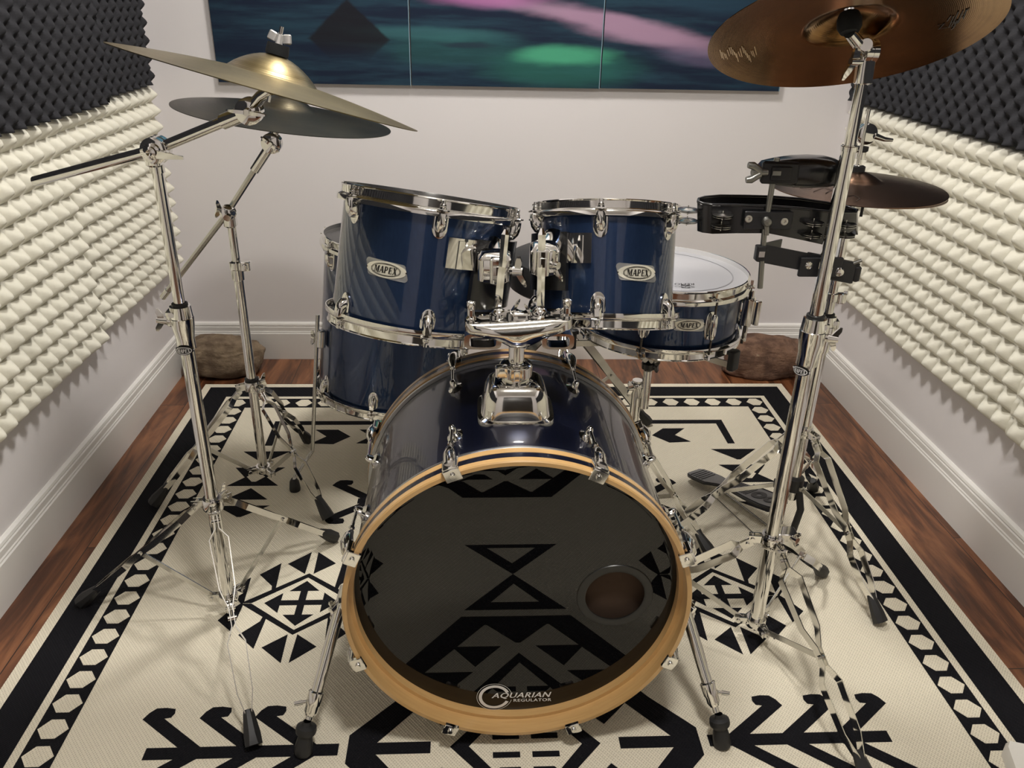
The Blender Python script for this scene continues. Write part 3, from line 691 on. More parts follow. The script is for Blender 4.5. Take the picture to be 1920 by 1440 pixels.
# tom 1 (12 inch) and tom 2 (10 inch)
T1c, T1d = (-.0852, 1.4321, .7888), (.146, .208, 1.0)
tom1, fr1 = drum('tom_drum', T1c, T1d, .1525, .2452, 'larger blue tom drum with oval badge, left of the two mounted above the bass drum', 6, R_(8), z_lug=.018, badge_ang=R_(-22), badge_z=-.005, lug_h=.044)
T2c, T2d = (.2458, 1.4241, .7871), (.0187, .3372, 1.0)
tom2, fr2 = drum('tom_drum', T2c, T2d, .1270, .2190, 'smaller blue tom drum with oval badge, right of the two mounted above the bass drum', 6, R_(-13), z_lug=.018, badge_ang=R_(17), badge_z=-.012, lug_h=.044)
mount_bracket(tom1, fr1, .1525, 1, R_(78), R_(8), -.052, .064, 0, 0, None)
mount_bracket(tom2, fr2, .1270, -1, R_(-80), R_(-13), -.045, .052, 0, 0, None)
# floor tom
ft, frf = drum('floor_tom', (-.1986, 2.091, .4267), (.1067, .0691, 1.0), .2025, .4414, 'large blue floor tom with dark head on three chrome legs behind the left tom', 8, R_(-10), z_lug=.03, badge_ang=None, lug_h=.046)
O, X, Y, Z = frf
def floor_leg(a, foot, z_top):
    n = X*math.sin(a)+Y*math.cos(a); s = X*math.cos(a)-Y*math.sin(a)
    p = O+n*.226
    mb = MB(); mb.box(p-n*.010+Z*(-.045), (.030, .022, .050), (s, n, Z), bev=.006); wing(mb, p+Z*(-.045)+n*.004, n*.5-s, .020, .006, Z); br = mb.build('leg_bracket', CHROME, ft)
    f = Vector(foot); low = p+Z*(-.375); low.z = max(low.z, .07)
    low2 = lin(low, f, .18)
    mb = MB(); mb.tube([p+Z*(z_top), p+Z*(-.30), low, lin(low, Vector((f.x, f.y, .045)), .25), lin(low, Vector((f.x, f.y, .045)), .92), Vector((f.x, f.y, .040))], .0052, 12); lg = mb.build('leg', STEEL, ft)
    mb = MB(); mb.lathe((f.x, f.y, .0069), (0, 0, 1), [(0, 0), (.014, 0), (.015, .006), (.0125, .028), (.008, .036), (0, .036)], 20); mb.build('rubber_foot', RUBBER, lg)
floor_leg(R_(-62), (-.475, 1.88, 0), .02); floor_leg(R_(58), (.06, 1.93, 0), .02); floor_leg(R_(178), (-.20, 2.36, 0), .02)

# snare
sn, frs = drum('snare_drum', (.4314, 1.7152, .6204), (.0274, .0152, 1.0), .1775, .1529, 'shallow blue snare drum with white head behind the right tom', 8, R_(22), head=WHEAD, badge_ang=R_(6.5), badge_z=.004, badge_w=.070, lug_h=.062, tube_lug=True)
O, X, Y, Z = frs; hd = [c for c in sn.children if c.name.startswith('drum_head')][0]
mb = MB(); mb.lathe(O+Z*(.0765-.0105), Z, [(.150, .0014), (.150, .0019), (.1475, .0021), (.1475, .0014)], 80, loop=True)
mb.build('control_ring', GREYLINE, hd)
v, f = text_mesh('REMO', .016, .2); c = PZ(1284, 533, .6935); mb = MB(); mb.add([c+Vector((-x, -y, .0006+z)) for x, y, z in v], f); mb.prism([(-.012, .012), (-.006, .018), (0, .013), (.006, .018), (.012, .012), (0, .010)], c+Vector((0, -.022, .0004)), (1, 0, 0), (0, 1, 0), (0, 0, 1), .0003); mb.build('lettering', INK, hd, smooth=False)
# strainer, on the right side
a = R_(66); n = X*math.sin(a)+Y*math.cos(a); s = X*math.cos(a)-Y*math.sin(a)
mb = MB(); mb.box(O+n*.192+Z*.004, (.034, .024, .062), (s, n, Z), bev=.004)
for q in (-.008, 0, .008): mb.box(O+n*.205+s*q+Z*.004, (.003, .003, .05), (s, n, Z))
mb.box(O+n*.212-s*.004+Z*.004, (.012, .014, .056), (s, n, Z), bev=.003); mb.cyl(O+n*.196+Z*-.03, O+n*.196+Z*-.066, .003); mb.cyl(O+n*.196+Z*.035, O+n*.196+Z*.052, .004); mb.build('snare_strainer', CHROME, sn)
# snare stand
t = root('snare_stand', (.43, 1.76, 0), 'folding snare stand with black grips holding the snare drum from below', 'stand')
SB = Vector((.425, 1.74, 0))
mb = MB(); mb.cyl(SB+Vector((0, 0, .33)), SB+Vector((0, 0, .445)), .0105); mb.cyl(Vector((.405, 1.75, .06)), Vector((.405, 1.75, .40)), .0125); mb.build('tube', CHROME, t)
mb = MB(); mb.ball((.405, 1.75, .385), .016, sc3=(1.2, 1, 1)); mb.box((.415, 1.745, .37), (.03, .02, .03), bev=.004); wing(mb, (.392, 1.735, .385), (-1, -.3, 0), .02, .006, (0, 0, 1)); mb.build('tilter', CHROME, t)
mb = MB(); mb.lathe(SB+Vector((0, 0, .43)), (0, 0, 1), [(0, 0), (.010, 0), (.016, .006), (.017, .02), (.011, .028), (0, .028)], 20); wing(mb, SB+Vector((.010, -.008, .446)), (.8, -.6, 0), .018, .006, (0, .3, -1)); mb.build('basket_knob', PLASTIC, t)
for i, ang in enumerate((-50, 70, 190)):
    a = R_(ang); dv = Vector((math.cos(a), math.sin(a), 0)); sd = Vector((-dv.y, dv.x, 0)); q0 = SB+Vector((0, 0, .462))+dv*.012; q1 = O+dv*.10-Z*.088; q1 = Vector((q1.x, q1.y, .520)); e = Vector((O.x, O.y, 0))+dv*.205
    q2 = Vector((e.x, e.y, .525)); q3 = Vector((e.x, e.y, .560))
    mb = MB(); mb.strip([q0, q1, q2], sd.cross(q2-q0), .014, .004); mb.cyl(q0-sd*.008, q0+sd*.008, .007); ar = mb.build('basket_arm', STEEL, t)
    mb = MB(); mb.box(q2+Vector((0, 0, .013)), (.026, .016, .046), (sd, dv, (0, 0, 1)), bev=.004); mb.box(q2+Vector((0, 0, .030))-dv*.006, (.022, .012, .008), (sd, dv, (0, 0, 1))); mb.build('rubber_grip', RUBBER, ar)
mb = MB(); collar(mb, (.405, 1.75), .24, [(math.cos(R_(q)), math.sin(R_(q))) for q in (75, 195, 315)]); mb.build('leg_collar', CHROME, t)
for q in (75, 195, 315): tripod_leg(t, 'leg', (.405, 1.75), (math.cos(R_(q)), math.sin(R_(q))), .235, .07, .25 if q != 195 else .20, kw=.012)

# ------------------------------------------------------------------ bass drum
BX, BZ, BR = .0787, .3225, .2875
YFr, YRe = 1.031, 1.454
bass = root('bass_drum', (BX, 1.24, .035), 'blue bass drum with maple hoops and glossy black front head on the rug', 'drum')
AX = Vector((0, 1, 0)); CF = Vector((BX, YFr, BZ))
mb = MB(); mb.lathe(Vector((BX, 0, BZ)), AX, [(.279, YFr+.030), (.279, YRe-.030), (.272, YRe-.030), (.272, YFr+.030)], 160, loop=True, mis=[0, 1, 1, 1]); mb.build('shell', [LACQB, MAPLE], bass)
def bass_hoop(ya, yb):
    s = 1 if yb > ya else -1; w = abs(yb-ya)
    prof = [(BR-.0085, 0), (BR-.002, 0), (BR, .002), (BR, .0125), (BR-.0006, .0127), (BR-.0006, .0268), (BR, .0270), (BR, w-.001), (BR-.001, w), (BR-.0085, w)]
    mb = MB(); mb.lathe(Vector((BX, ya, BZ)), AX*s, prof, 180, loop=True, mis=[0, 0, 0, 0, 1, 0, 0, 0, 0, 0]); return mb.build('wooden_hoop', [MAPLE, LACQB], bass, ang=30)
h1 = bass_hoop(YFr, YFr+.0405); h1['label'] = 'maple hoop with blue inlay round the front head'
h2 = bass_hoop(YRe, YRe-.0405); h2['label'] = 'maple hoop with blue inlay round the rear head'
for y0, s in ((YFr+.041, 1), (YRe-.041, -1)):
    mb = MB(); mb.lathe(Vector((BX, y0, BZ)), AX*s, [(.2795, 0), (.2855, 0), (.2865, .004), (.2855, .0085), (.2795, .0085)], 160, loop=True); mb.build('flesh_ring', ALU, bass)
# front head with a round port hole
PCx, PCz, PRo, PRi = .246, .315, .0655, .0515; YH = YFr+.044
def front_head():
    mb = MB(); n = 128; c = Vector((BX, YH, BZ)); out, inn = [], []
    K = 24; cx, cz = PCx, PCz
    rows = []
    for k in range(K+1):
        f_ = k/K; row = []
        for j in range(n):
            a = 2*PI*j/n; pi_ = Vector((cx+PRi*math.cos(a), 0, cz+PRi*math.sin(a)))
            # ray from port centre to rim of head in direction a
            dx, dz = math.cos(a), math.sin(a); ox, oz = cx-BX, cz-BZ; b_ = ox*dx+oz*dz; cc = ox*ox+oz*oz-.2795**2; tt = -b_+math.sqrt(b_*b_-cc)
            po = Vector((cx+dx*tt, 0, cz+dz*tt)); q = lin(pi_, po, f_); rr = math.hypot(q.x-BX, q.z-BZ)
            row.append(Vector((q.x, YH+.003*(max(0, (rr-.265)/.0145)), q.z)))
        rows.append(row)
    mb.rings(rows, cap=False); return mb.build('front_head', BASSHEAD, bass, ang=60)
fh = front_head(); fh['label'] = 'glossy black front head'
mb = MB(); mb.lathe(Vector((PCx, YH, PCz)), -AX, [(PRi-.0008, .0012), (PRi+.0016, .0022), (PRo-.001, .0018), (PRo, .0003), (PRo-.001, -.0006), (PRi-.0008, -.0006)], 72, loop=True); p = mb.build('port_hole_ring', PORTRING, fh); p['label'] = 'dark grey ring round the port hole'
mb = MB(); mb.box((BX+.12, YH+.050, BZ-.03), (.26, .06, .34), bev=.03); p = mb.build('damping_pad', FELTBROWN, bass); p['label'] = 'brown pad seen through the port hole'
mb = MB(); mb.lathe(Vector((BX, YRe-.038, BZ)), AX, [(0, 0), (.2795, 0), (.2795, .001), (0, .001)], 120); mb.build('rear_head', WHEAD, bass)
# head logo
mb = MB(); lc = Vector((.0435, YH-.0006, .0855)); n = 64
def ringarc(r, w, a0, a1, k):
    vs = []; 
    for i in range(k+1):
        a = lin(a0, a1, i/k); vs += [lc+Vector((math.cos(a)*r, 0, math.sin(a)*r)), lc+Vector((math.cos(a)*(r-w), 0, math.sin(a)*(r-w)))]
    mb.add(vs, [(2*i, 2*i+1, 2*i+3, 2*i+2) for i in range(k)])
ringarc(.0322, .0008, R_(14), R_(346), 64); ringarc(.0285, .0058, R_(24), R_(335), 60)
v, f = text_mesh('AQUARIAN', .0196, .28, 0, 0, 1.08); 
xs = [q[0] for q in v]; k = .109/(max(xs)-min(xs)); m0 = (max(xs)+min(xs))/2
mb.add([Vector((.0925+(x-m0)*k, YH-.0009+z, .0885+y*.92)) for x, y, z in v], f)
v, f = text_mesh('REGULATOR', .0100, 0, 0, 0, 1.12); xs = [q[0] for q in v]; k = .069/(max(xs)-min(xs)); m0 = (max(xs)+min(xs))/2
mb.add([Vector((.1130+(x-m0)*k, YH-.0009+z, .0760+y)) for x, y, z in v], f)
lg = mb.build('printed_logo', WINK, fh, smooth=False); lg['label'] = 'white ring and lettering near the bottom of the head'
# claws, rods and lugs
def claw(theta, rear=False):
    n = Vector((math.sin(theta), 0, math.cos(theta))); s = Vector((math.cos(theta), 0, -math.sin(theta))); y0 = YRe if rear else YFr; sg = -1 if rear else 1; A = AX*sg
    O = Vector((BX, y0, BZ)); mb = MB()
    mb.box(O+n*(BR-.001)-A*.0035, (.026, .021, .007), (s, n, A), bev=.003)
    mb.box(O+n*(BR+.0075)+A*.010, (.025, .011, .030), (s, n, A), bev=.003)
    # sweeping body back toward the lug
    mb.tube([O+n*(BR+.008)+A*.010, O+n*(BR+.0125)+A*.030, O+n*(BR+.012)+A*.050, O+n*(BR+.009)+A*.062], [.0105, .0105, .0075, .0042], 14)
    mb.cyl(O+n*(BR-.001)-A*.006, O+n*(BR-.001)-A*.011, .0052, .004, 12)
    cl = mb.build('claw_hook', CHROME, bass, ang=35)
    mb = MB(); mb.cyl(O+n*(BR+.010)+A*.055, O+n*(BR+.008)+A*.118, .0029, seg=10); mb.cyl(O+n*(BR+.010)+A*.066, O+n*(BR+.010)+A*.072, .0052, seg=12); mb.build('tension_rod', CHROME, cl)
    O2 = Vector((BX, y0, BZ))+A*.122; mb = MB(); rings = []
    for off, k in ((-.0015, 1), (.003, 1), (.0042, .8), (.008, .48), (.014, .46), (.019, .36), (.0215, .2)):
        rings.append([O2+n*(.279+off)+s*(.0135*k*math.cos(q))+A*(.022*k*math.sin(q)+.004*(1-k)) for q in [2*PI*j/24 for j in range(24)]])
    mb.rings(rings); mb.build('lug', CHROME, bass, ang=35)
for i in range(8):
    th = R_(23.5+45*i); claw(th); claw(th-R_(.5), True)
# spurs
def spur(side, foot, col, top):
    foot, col, top = Vector(foot), Vector(col), Vector(top); d = (foot-top).normalized()
    u = (col-top).dot(d); cpt = top+d*u
    mb = MB(); mb.cyl(top-d*.03, cpt, .0105, seg=20); mb.lathe(cpt-d*.004, d, [(.0115, 0), (.0145, .002), (.0145, .022), (.0125, .026), (.0125, .036), (.0085, .044), (.006, .045)], 24)
    mb.cyl(cpt+d*.012, cpt+d*.012+Vector((side, -.25, .0))*.026, .003, seg=10); mb.cyl(cpt+d*.012+Vector((side, -.25, 0))*.02, cpt+d*.012+Vector((side, -.25, 0))*.034, .0045, .004, seg=10)
    mb.cyl(cpt+d*.03, foot-d*.045, .0062, seg=14)
    sp_ = mb.build('spur', CHROME, bass)
    # bracket on the shell
    ba = math.atan2(top.x-BX, top.z-BZ); n = Vector((math.sin(ba), 0, math.cos(ba))); b = Vector((BX, top.y, BZ))+n*.284
    mb = MB(); mb.box(b, (.05, .016, .05), (n.cross(AX), n, AX), bev=.006); mb.cyl(b, top, .014); wing(mb, top+n*.006, n*.6-AX*.8, .022, .008, (0, 0, 1), hub=.02); mb.build('spur_bracket', CHROME, sp_)
    mb = MB(); mb.lathe(Vector((foot.x, foot.y, .0069))-d*0, Vector((-d.x*.6, -d.y*.6, 1)), [(0, 0), (.014, 0), (.0165, .006), (.0155, .020), (.0125, .036), (.0175, .042), (.0185, .047), (.0175, .054), (.009, .057), (.007, .064)], 24); mb.build('rubber_foot', RUBBER, sp_)
spur(1, (.459, 1.022, .03), tuple(P(1330, 1282, 1.075)), tuple(P(1281, 1130, 1.16)))
spur(-1, (-.298, 1.027, .03), tuple(P(597, 1300, 1.075)), tuple(P(640, 1130, 1.16)))

# ------------------------------------------------------------------ tom holder on the bass drum
MX, MY = .076, 1.215
th_ = root('tom_holder', (MX, MY, .597), 'chrome double tom holder rising from the top of the bass drum', 'tom holder')
def sq(cx, cy, z, a, b, e=.45, n=40):
    return [Vector((cx+a*math.copysign(abs(math.cos(t))**e, math.cos(t)), cy+b*math.copysign(abs(math.sin(t))**e, math.sin(t)), z)) for t in [2*PI*j/n for j in range(n)]]
mb = MB(); 
skirt = [(.588, .063, .058), (.597, .065, .060), (.6035, .064, .059), (.606, .058, .053), (.620, .0555, .0505), (.638, .0525, .0475), (.652, .046, .041), (.657, .040, .035), (.659, .034, .030)]
mb.rings([sq(MX, MY, z, a, b) for z, a, b in skirt]); mb.build('base', CHROME, th_, ang=50)
mb = MB(); mb.lathe((MX, MY, .655), (0, 0, 1), [(.030, 0), (.030, .004), (.024, .006), (.024, .010), (.027, .012), (.0275, .030), (.024, .033), (.0135, .034)], 40)
mb.box((MX-.024, MY-.016, .679), (.022, .016, .020), bev=.004); mb.cyl((MX-.024, MY-.020, .679), (MX-.024, MY-.030, .679), .007, seg=6)
mb.box((MX, MY-.026, .676), (.010, .010, .018), bev=.002); mb.build('memory_clamp', CHROME, th_, ang=40)
mb = MB(); mb.cyl((MX, MY, .66), (MX, MY, .745), .0128, seg=32); mb.build('post', CHROME, th_)
# yoke: plate with V keel
YK = 1.190
def Q(x, y, dY=0): q = P(x, y, YK+dY); return (q.x, q.z)
poly = [Q(871, 604), Q(873, 622), Q(880, 627), Q(915, 634), Q(935, 640), Q(958, 652), Q(985, 653), Q(1003, 645), Q(1030, 632), Q(1073, 616), Q(1073, 598), Q(1040, 598), Q(960, 603), Q(900, 605)]
mb = MB(); cxp = sum(a for a, b in poly)/len(poly); czp = sum(b for a, b in poly)/len(poly)
def yring(y, k): return [Vector((cxp+(a-cxp)*k, y, czp+(b-czp)*k)) for a, b in poly]
mb.rings([yring(YK-.016, .15), yring(YK-.015, .45), yring(YK-.011, .75), yring(YK-.004, .94), yring(YK+.003, 1.0), yring(YK+.044, 1.0), yring(YK+.050, .94)])
mb.build('yoke', CHROME, th_, ang=45)
def loopring(cx, w):
    q = P(cx, 640, YK+.02); mb = MB(); a, b = w, .0135
    pts = [(a*math.copysign(abs(math.cos(t))**.5, math.cos(t)), b*math.copysign(abs(math.sin(t))**.5, math.sin(t))) for t in [2*PI*j/28 for j in range(28)]]
    o = []; 
    for dy, k in ((0, 1), (.030, 1), (.030, .72), (0, .72)): o.append([Vector((q.x+x*k, q.y-.012+dy, q.z+.004+z*k)) for x, z in pts])
    mb.rings(o, cap=False, loop=True); mb.build('ball_socket', CHROME, th_, ang=30)
loopring(905, .030); loopring(1045, .026)
for px, py in ((883, 597), (1062, 593)):
    q = P(px, py, YK+.02); mb = MB(); mb.lathe(q, (0, 0, 1), [(.008, -.002), (.009, .003), (.0062, .006), (.0062, .020), (.0072, .022), (.0072, .028), (.003, .030), (0, .030)], 18); mb.box(q+Vector((0, -.006, .010)), (.006, .006, .014), bev=.001); mb.build('key_screw', CHROME, th_)
for (px, py, bl, L) in ((925, 592, (1, -.1, .25), .028), (955, 588, (.5, .1, .6), .026), (1000, 592, (.6, .2, -.7), .024), (1025, 590, (1, .1, .22), .028)):
    q = P(px, py, YK+.024); mb = MB(); wing(mb, q-Vector((0, 0, .012)), (0, -.15, 1), L, .008, bl, hub=.016); mb.build('wing_bolt', CHROME, th_, ang=30)
def hexrod(pts, r): mb = MB(); mb.tube(pts, r, 6); return mb.build('holder_rod', CHROME, th_, smooth=False)
hexrod([P(932, 592, 1.235), P(941, 500, 1.248), P(947, 440, 1.258), P(948, 430, 1.260)], [.0068, .0068, .0068, .0025])
hexrod([P(1013, 590, 1.235), P(1015, 500, 1.250), P(1016, 440, 1.258), P(1016, 428, 1.260)], [.0068, .0068, .0068, .0025])
mb = MB(); q = P(958, 596, 1.225); mb.ball(P(935, 592, 1.22), .014); mb.ball(P(1012, 590, 1.22), .014); mb.box(P(975, 594, 1.215), (.03, .03, .02), bev=.006); mb.build('ball_joint', CHROME, th_)
# clamp blocks on the toms
def clamp(t, x0, y0, x1, y1, Y, shell_pt, wing_px, wdir, fc):
    a = P(x0, y0, Y); b = P(x1, y1, Y); c = (a+b)/2; w = abs(b.x-a.x); h = abs(a.z-b.z); mb = MB()
    mb.box(c+Vector((0, .018, 0)), (w, .046, h), ((1, 0, 0), (0, 1, .1), (0, -.1, 1)), bev=.010)
    mb.box(c+Vector((fc*w*.18, -.006, 0)), (w*.46, .020, h*.92), bev=.005); mb.box(c+Vector((fc*w*.18, -.016, h*.05)), (w*.30, .004, h*.32), bev=.0015)
    s = Vector(shell_pt); mb.tube([c+Vector((0, .035, 0)), s], [.020, .022], 16); cl = mb.build('clamp_block', CHROME, t, ang=45)
    mb = MB(); q = P(*wing_px, Y); mb.cyl(q-Vector(wdir)*.02, q, .006, seg=12); wing(mb, q, wdir, .026, .008, (.25, -.1, -1) , hub=.016); mb.build('wing_screw', CHROME, cl, ang=30)
clamp(tom1, 896, 478, 958, 532, 1.262, (.035, 1.345, .845), (962, 508), (1, -.25, 0), .45)
clamp(tom2, 996, 462, 1048, 518, 1.262, (.145, 1.355, .855), (1032, 495), (.75, -.65, 0), -.55)

# ------------------------------------------------------------------ cymbals
def cymbal(name, c, d, R, mtl, label, bell_r=None, flip=False, dome=.024, bell_h=.022, mtl2=None, org_group=None):
    br = bell_r or R*.27; Z = Vector(d).normalized()
    N_ = 26; prof = []
    for i in range(N_+1):
        r = lin(.007, R, i/N_)
        base = dome*(1-(r/R)**1.7)
        bl = bell_h*(math.cos(min(r/br, 1)*PI/2)**.8 if r < br else 0)
        prof.append((r, base+bl))
    full = prof+[(R, -.0006)]+[(r, h-.0012) for r, h in reversed(prof)]
    mb = MB(); mb.lathe(c, Z, full, 128, loop=True); o = mb.build(name, mtl, None, ang=50, org=tuple(c))
    at = o.data.attributes.new('rad', 'FLOAT', 'POINT'); cc = Vector((0, 0, 0)); vals = []
    for vv in o.data.vertices: q = vv.co; vals.append((q-Z*q.dot(Z)).length)
    at.data.foreach_set('value', vals); tag(o, label, 'cymbal'); return o, Z, dome+bell_h
cA = Vector((-.3026, 1.320, 1.0972)); oA, ZA, hA = cymbal('crash_cymbal', cA, (.267, .143, 1), .2286, CYM_A, 'aged bronze cymbal seen edge-on at the upper left, bright wing nut on top', bell_r=.066, dome=.020, bell_h=.030)
cB = Vector((-.3998, 1.8422, .9859)); oB, ZB, hB = cymbal('crash_cymbal', cB, (.1346, .0264, 1), .2286, CYM_B, 'dark dull bronze cymbal lower at the left, under the bright edge-on one', bell_r=.062, dome=.022, bell_h=.024)
cC = Vector((.5586, 1.2717, 1.1905)); oC, ZC_, hC = cymbal('crash_cymbal', cC, (-.0119, .4901, 1), .2032, CYM_C, 'orange bronze cymbal seen from below at the upper right', bell_r=.062, dome=.016, bell_h=.024)
cH = Vector((.7689, 1.590, .9005)); HR = .168
oH, ZH, hH = cymbal('hi_hat_cymbal', cH+Vector((0, 0, .002)), (-.012, -.01, 1), HR, CYM_H, 'top brown bronze cymbal of the hi-hat pair at the right', bell_r=.045, dome=.015, bell_h=.016)
oH['group'] = 'hi-hat cymbals'
oH2, _, _ = cymbal('hi_hat_cymbal', cH-Vector((0, 0, .0035)), (-.012, -.01, -1), HR, CYM_H, 'bottom brown bronze cymbal of the hi-hat pair, upside down under the top one', bell_r=.045, dome=.015, bell_h=.016)
oH2['group'] = 'hi-hat cymbals'
# signature on the underside of the right cymbal, and marks
def on_cym(c, Z, R, dome, pts, w, mtl, parent, name, under=True, off=.0022):
    Z = Vector(Z); mb = MB()
    for q in pts:
        V = []
        for (x, y) in q:
            dd = FW+RI*((x-960)/F)-UP*((y-720)/F); k = ((Vector(c)-CAMP).dot(Z))/dd.dot(Z); p = CAMP+dd*k
            for _ in range(4):
                r = ((p-c)-Z*(p-c).dot(Z)).length; h = dome*(1-(min(r, R)/R)**1.7)+(-off if under else off); k = ((Vector(c)+Z*h-CAMP).dot(Z))/dd.dot(Z); p = CAMP+dd*k
            V.append(p)
        mb.strip(V, Z.cross(V[-1]-V[0]) if (V[-1]-V[0]).length > 0 else (1, 0, 0), w, .0003)
    return mb.build(name, mtl, parent, smooth=False)
SG = [[(1758, 48), (1771, 44), (1760, 55), (1776, 52)], [(1776, 40), (1783, 30)], [(1779, 52), (1788, 30)], [(1784, 50), (1797, 22)], [(1784, 50), (1791, 49), (1790, 40), (1784, 43)], [(1795, 38), (1788, 52), (1783, 56)], [(1795, 44), (1806, 20)], [(1799, 36), (1804, 26), (1809, 28), (1804, 34), (1799, 34)], [(1806, 36), (1812, 18)], [(1810, 22), (1818, 16)], [(1799, 34), (1797, 42)]]
on_cym(cC, ZC_, .2032, .016, SG, .0016, INK, oC, 'signature')
BRIGHT = mat('worn_bright_bronze', col=(.70, .52, .30), metal=1, rough=.3)
random.seed(8)
st = []
for i in range(20):
    x = 1350+i*3.4; y = 92+6*math.sin(i*.9)+random.random()*6; st.append([(x, y), (x+4, y+9+random.random()*7)])
on_cym(cC, ZC_, .2032, .016, st, .0011, BRIGHT, oC, 'worn_marks')
on_cym(cH+Vector((0, 0, .002)), ZH, HR, .015, [[(1487, 348), (1510, 343), (1500, 350), (1520, 352), (1532, 345)], [(1525, 358), (1545, 350), (1560, 356), (1548, 362)], [(1590, 368), (1602, 366), (1612, 372), (1606, 377)]], .0016, mat('dark_print', col=(.03, .02, .018), rough=.5), oH, 'printed_mark', under=False, off=.0016)

# ------------------------------------------------------------------ stands
def tube_label(parent, c, z, r, ang=0):
    fr = (Vector((c[0], c[1], z)), Vector((math.cos(ang), math.sin(ang), 0)), Vector((math.sin(ang), -math.cos(ang), 0)), Vector((0, 0, 1)))
    badge(parent, fr, 0, 0, w=.036, h=.020, dark=True, r=r, plate=False)
def clamp_sleeve(c, z, mtl, t, rb, rt, side=1, wing_dir=None, k=1.0):
    mb = MB(); mb.lathe((c[0], c[1], z), (0, 0, 1), [(rb+.0005, -.030*k), (rb+.004, -.030*k), (rb+.0035, -.010*k), (rb+.007, .012*k), (rb+.0085, .030*k), (rb+.0075, .031*k), (rb+.0055, .052*k), (rt+.002, .053*k)], 36)
    mb.box((c[0]+side*.016, c[1]+.004, z+.028*k), (.022, .022, .030*k), bev=.004); mb.cyl((c[0]+side*.012, c[1]-.018, z+.040*k), (c[0]+side*.012, c[1]-.010, z+.040*k), .0055, seg=6)
    if wing_dir: q = Vector((c[0], c[1], z+.020*k))+Vector(wing_dir).normalized()*.026; mb.cyl(q-Vector(wing_dir).normalized()*.012, q+Vector(wing_dir).normalized()*.006, .0065, seg=12); wing(mb, q, wing_dir, .022, .0075, (.15, 0, 1), hub=.018)
    o = mb.build('height_clamp', CHROME, t, ang=35); 
    mb = MB(); mb.lathe((c[0], c[1], z+.053*k), (0, 0, 1), [(rt+.0008, -.002), (rt+.0045, -.001), (rt+.004, .004), (rt+.0008, .005)], 28, loop=True); mb.build('sleeve_bushing', RUBBER, o)
    return o
def tilter(mb, c, ax, r=.019, th=.020, mi=0):
    c = Vector(c); ax = Vector(ax).normalized(); mb.lathe(c-ax*th/2, ax, [(0, 0), (r*.8, 0), (r, .002), (r, th*.44), (r*.93, th*.47), (r*.93, th*.53), (r, th*.56), (r, th-.002), (r*.8, th), (0, th)], 32)
def top_nut(t, c, Z, h, felt=True, wmat=None, black=False):
    mb = MB(); mb.cyl(Vector(c)+Z*(-.02), Vector(c)+Z*(h+.040), .003, seg=12); mb.build('threaded_post', CHROME, t)
    mb = MB()
    if not black: mb.lathe(Vector(c)+Z*(h-.001), Z, [(0, 0), (.0165, 0), (.0172, .004), (.0162, .016), (0, .016)], 28); mb.build('felt_washer', FELT, t)
    mb = MB()
    if black: mb.box(Vector(c)+Z*(h+.008), (.036, .014, .012), (Vector((1, 0, -.1)), Vector((0, 1, 0)), Z), bev=.003); mb.lathe(Vector(c)+Z*(h-.001), Z, [(0, 0), (.008, 0), (.008, .014), (0, .014)], 16); mb.build('wing_nut', PLASTIC, t)
    else:
        q = Vector(c)+Z*(h+.015); X_ = Vector((1, -.15, 0)); X_ = (X_-Z*X_.dot(Z)).normalized(); Y_ = Z.cross(X_); mb.cyl(q, q+Z*.014, .0055, .004, 14)
        for s_ in (1, -1): mb.box(q+Z*.0095+X_*(s_*.0115), (.013, .006, .014), ((X_+Z*s_*.25).normalized(), Y_, (Z-X_*s_*.25).normalized()), bev=.0025)
        o = mb.build('wing_nut', WHITEMETAL, t, ang=30)

# stand 1, front left, boom to the edge-on cymbal
S1 = (-.518, 1.390)
t = root('cymbal_stand', (*S1, 0), 'chrome boom cymbal stand in the left foreground holding the edge-on bronze cymbal', 'stand')
feet1 = [(-.856, 1.428), (-.383, 1.032), (-.331, 1.658)]
dirs = [(x-S1[0], y-S1[1]) for x, y in feet1]
mb = MB(); mb.cyl((*S1, .052), (*S1, .655), .0127, seg=28); mb.build('lower_tube', CHROME, t)
mb = MB(); mb.cyl((*S1, .64), (*S1, .975), .0098, seg=24); mb.build('upper_tube', CHROME, t)
cs = clamp_sleeve(S1, .668, CHROME, t, .0127, .0098, side=-1, wing_dir=(-1, -.1, .15)); tube_label(cs, S1, .640, .0175)
mb = MB(); collar(mb, S1, .298, dirs); wing(mb, (S1[0]+.018, S1[1], .318), (.7, .3, .6), .018, .005, (0, 0, 1)); mb.build('leg_collar', CHROME, t, ang=35); mb = MB(); collar(mb, S1, .058, dirs, h=.016); mb.build('brace_hub', CHROME, t, ang=35)
for (x, y), dv in zip(feet1, dirs): tripod_leg(t, 'leg', S1, dv, .294, .055, math.hypot(*dv)-.012, foot_h=.012)
J1 = P(293, 280, 1.372); tl = P(468, 208, 1.335); e1 = P(65, 340, 1.435)
dB = (tl-J1).normalized(); e1 = J1-dB*(e1-J1).length
e1 = P(65, 340, 1.372-(tl.y-1.372)*1.35)
mb = MB(); mb.tube([e1, J1, tl], [.0085, .0085, .0085], 20); mb.tube([lin(J1, tl, .72), tl], .0118, 20); mb.build('boom_arm', CHROME, t)
mb = MB(); tilter(mb, J1+Vector((0, 0, 0)), (0, -1, 0), .021, .034); mb.cyl((*S1, .955), (*S1, .980), .012, seg=20); mb.box((S1[0], S1[1]-.006, .978), (.024, .026, .024), bev=.005)
mb.lathe(J1-Vector((0, .016, 0)), (0, -1, 0), [(.013, 0), (.013, .008), (.009, .010), (.009, .016), (.005, .018), (0, .014)], 24)
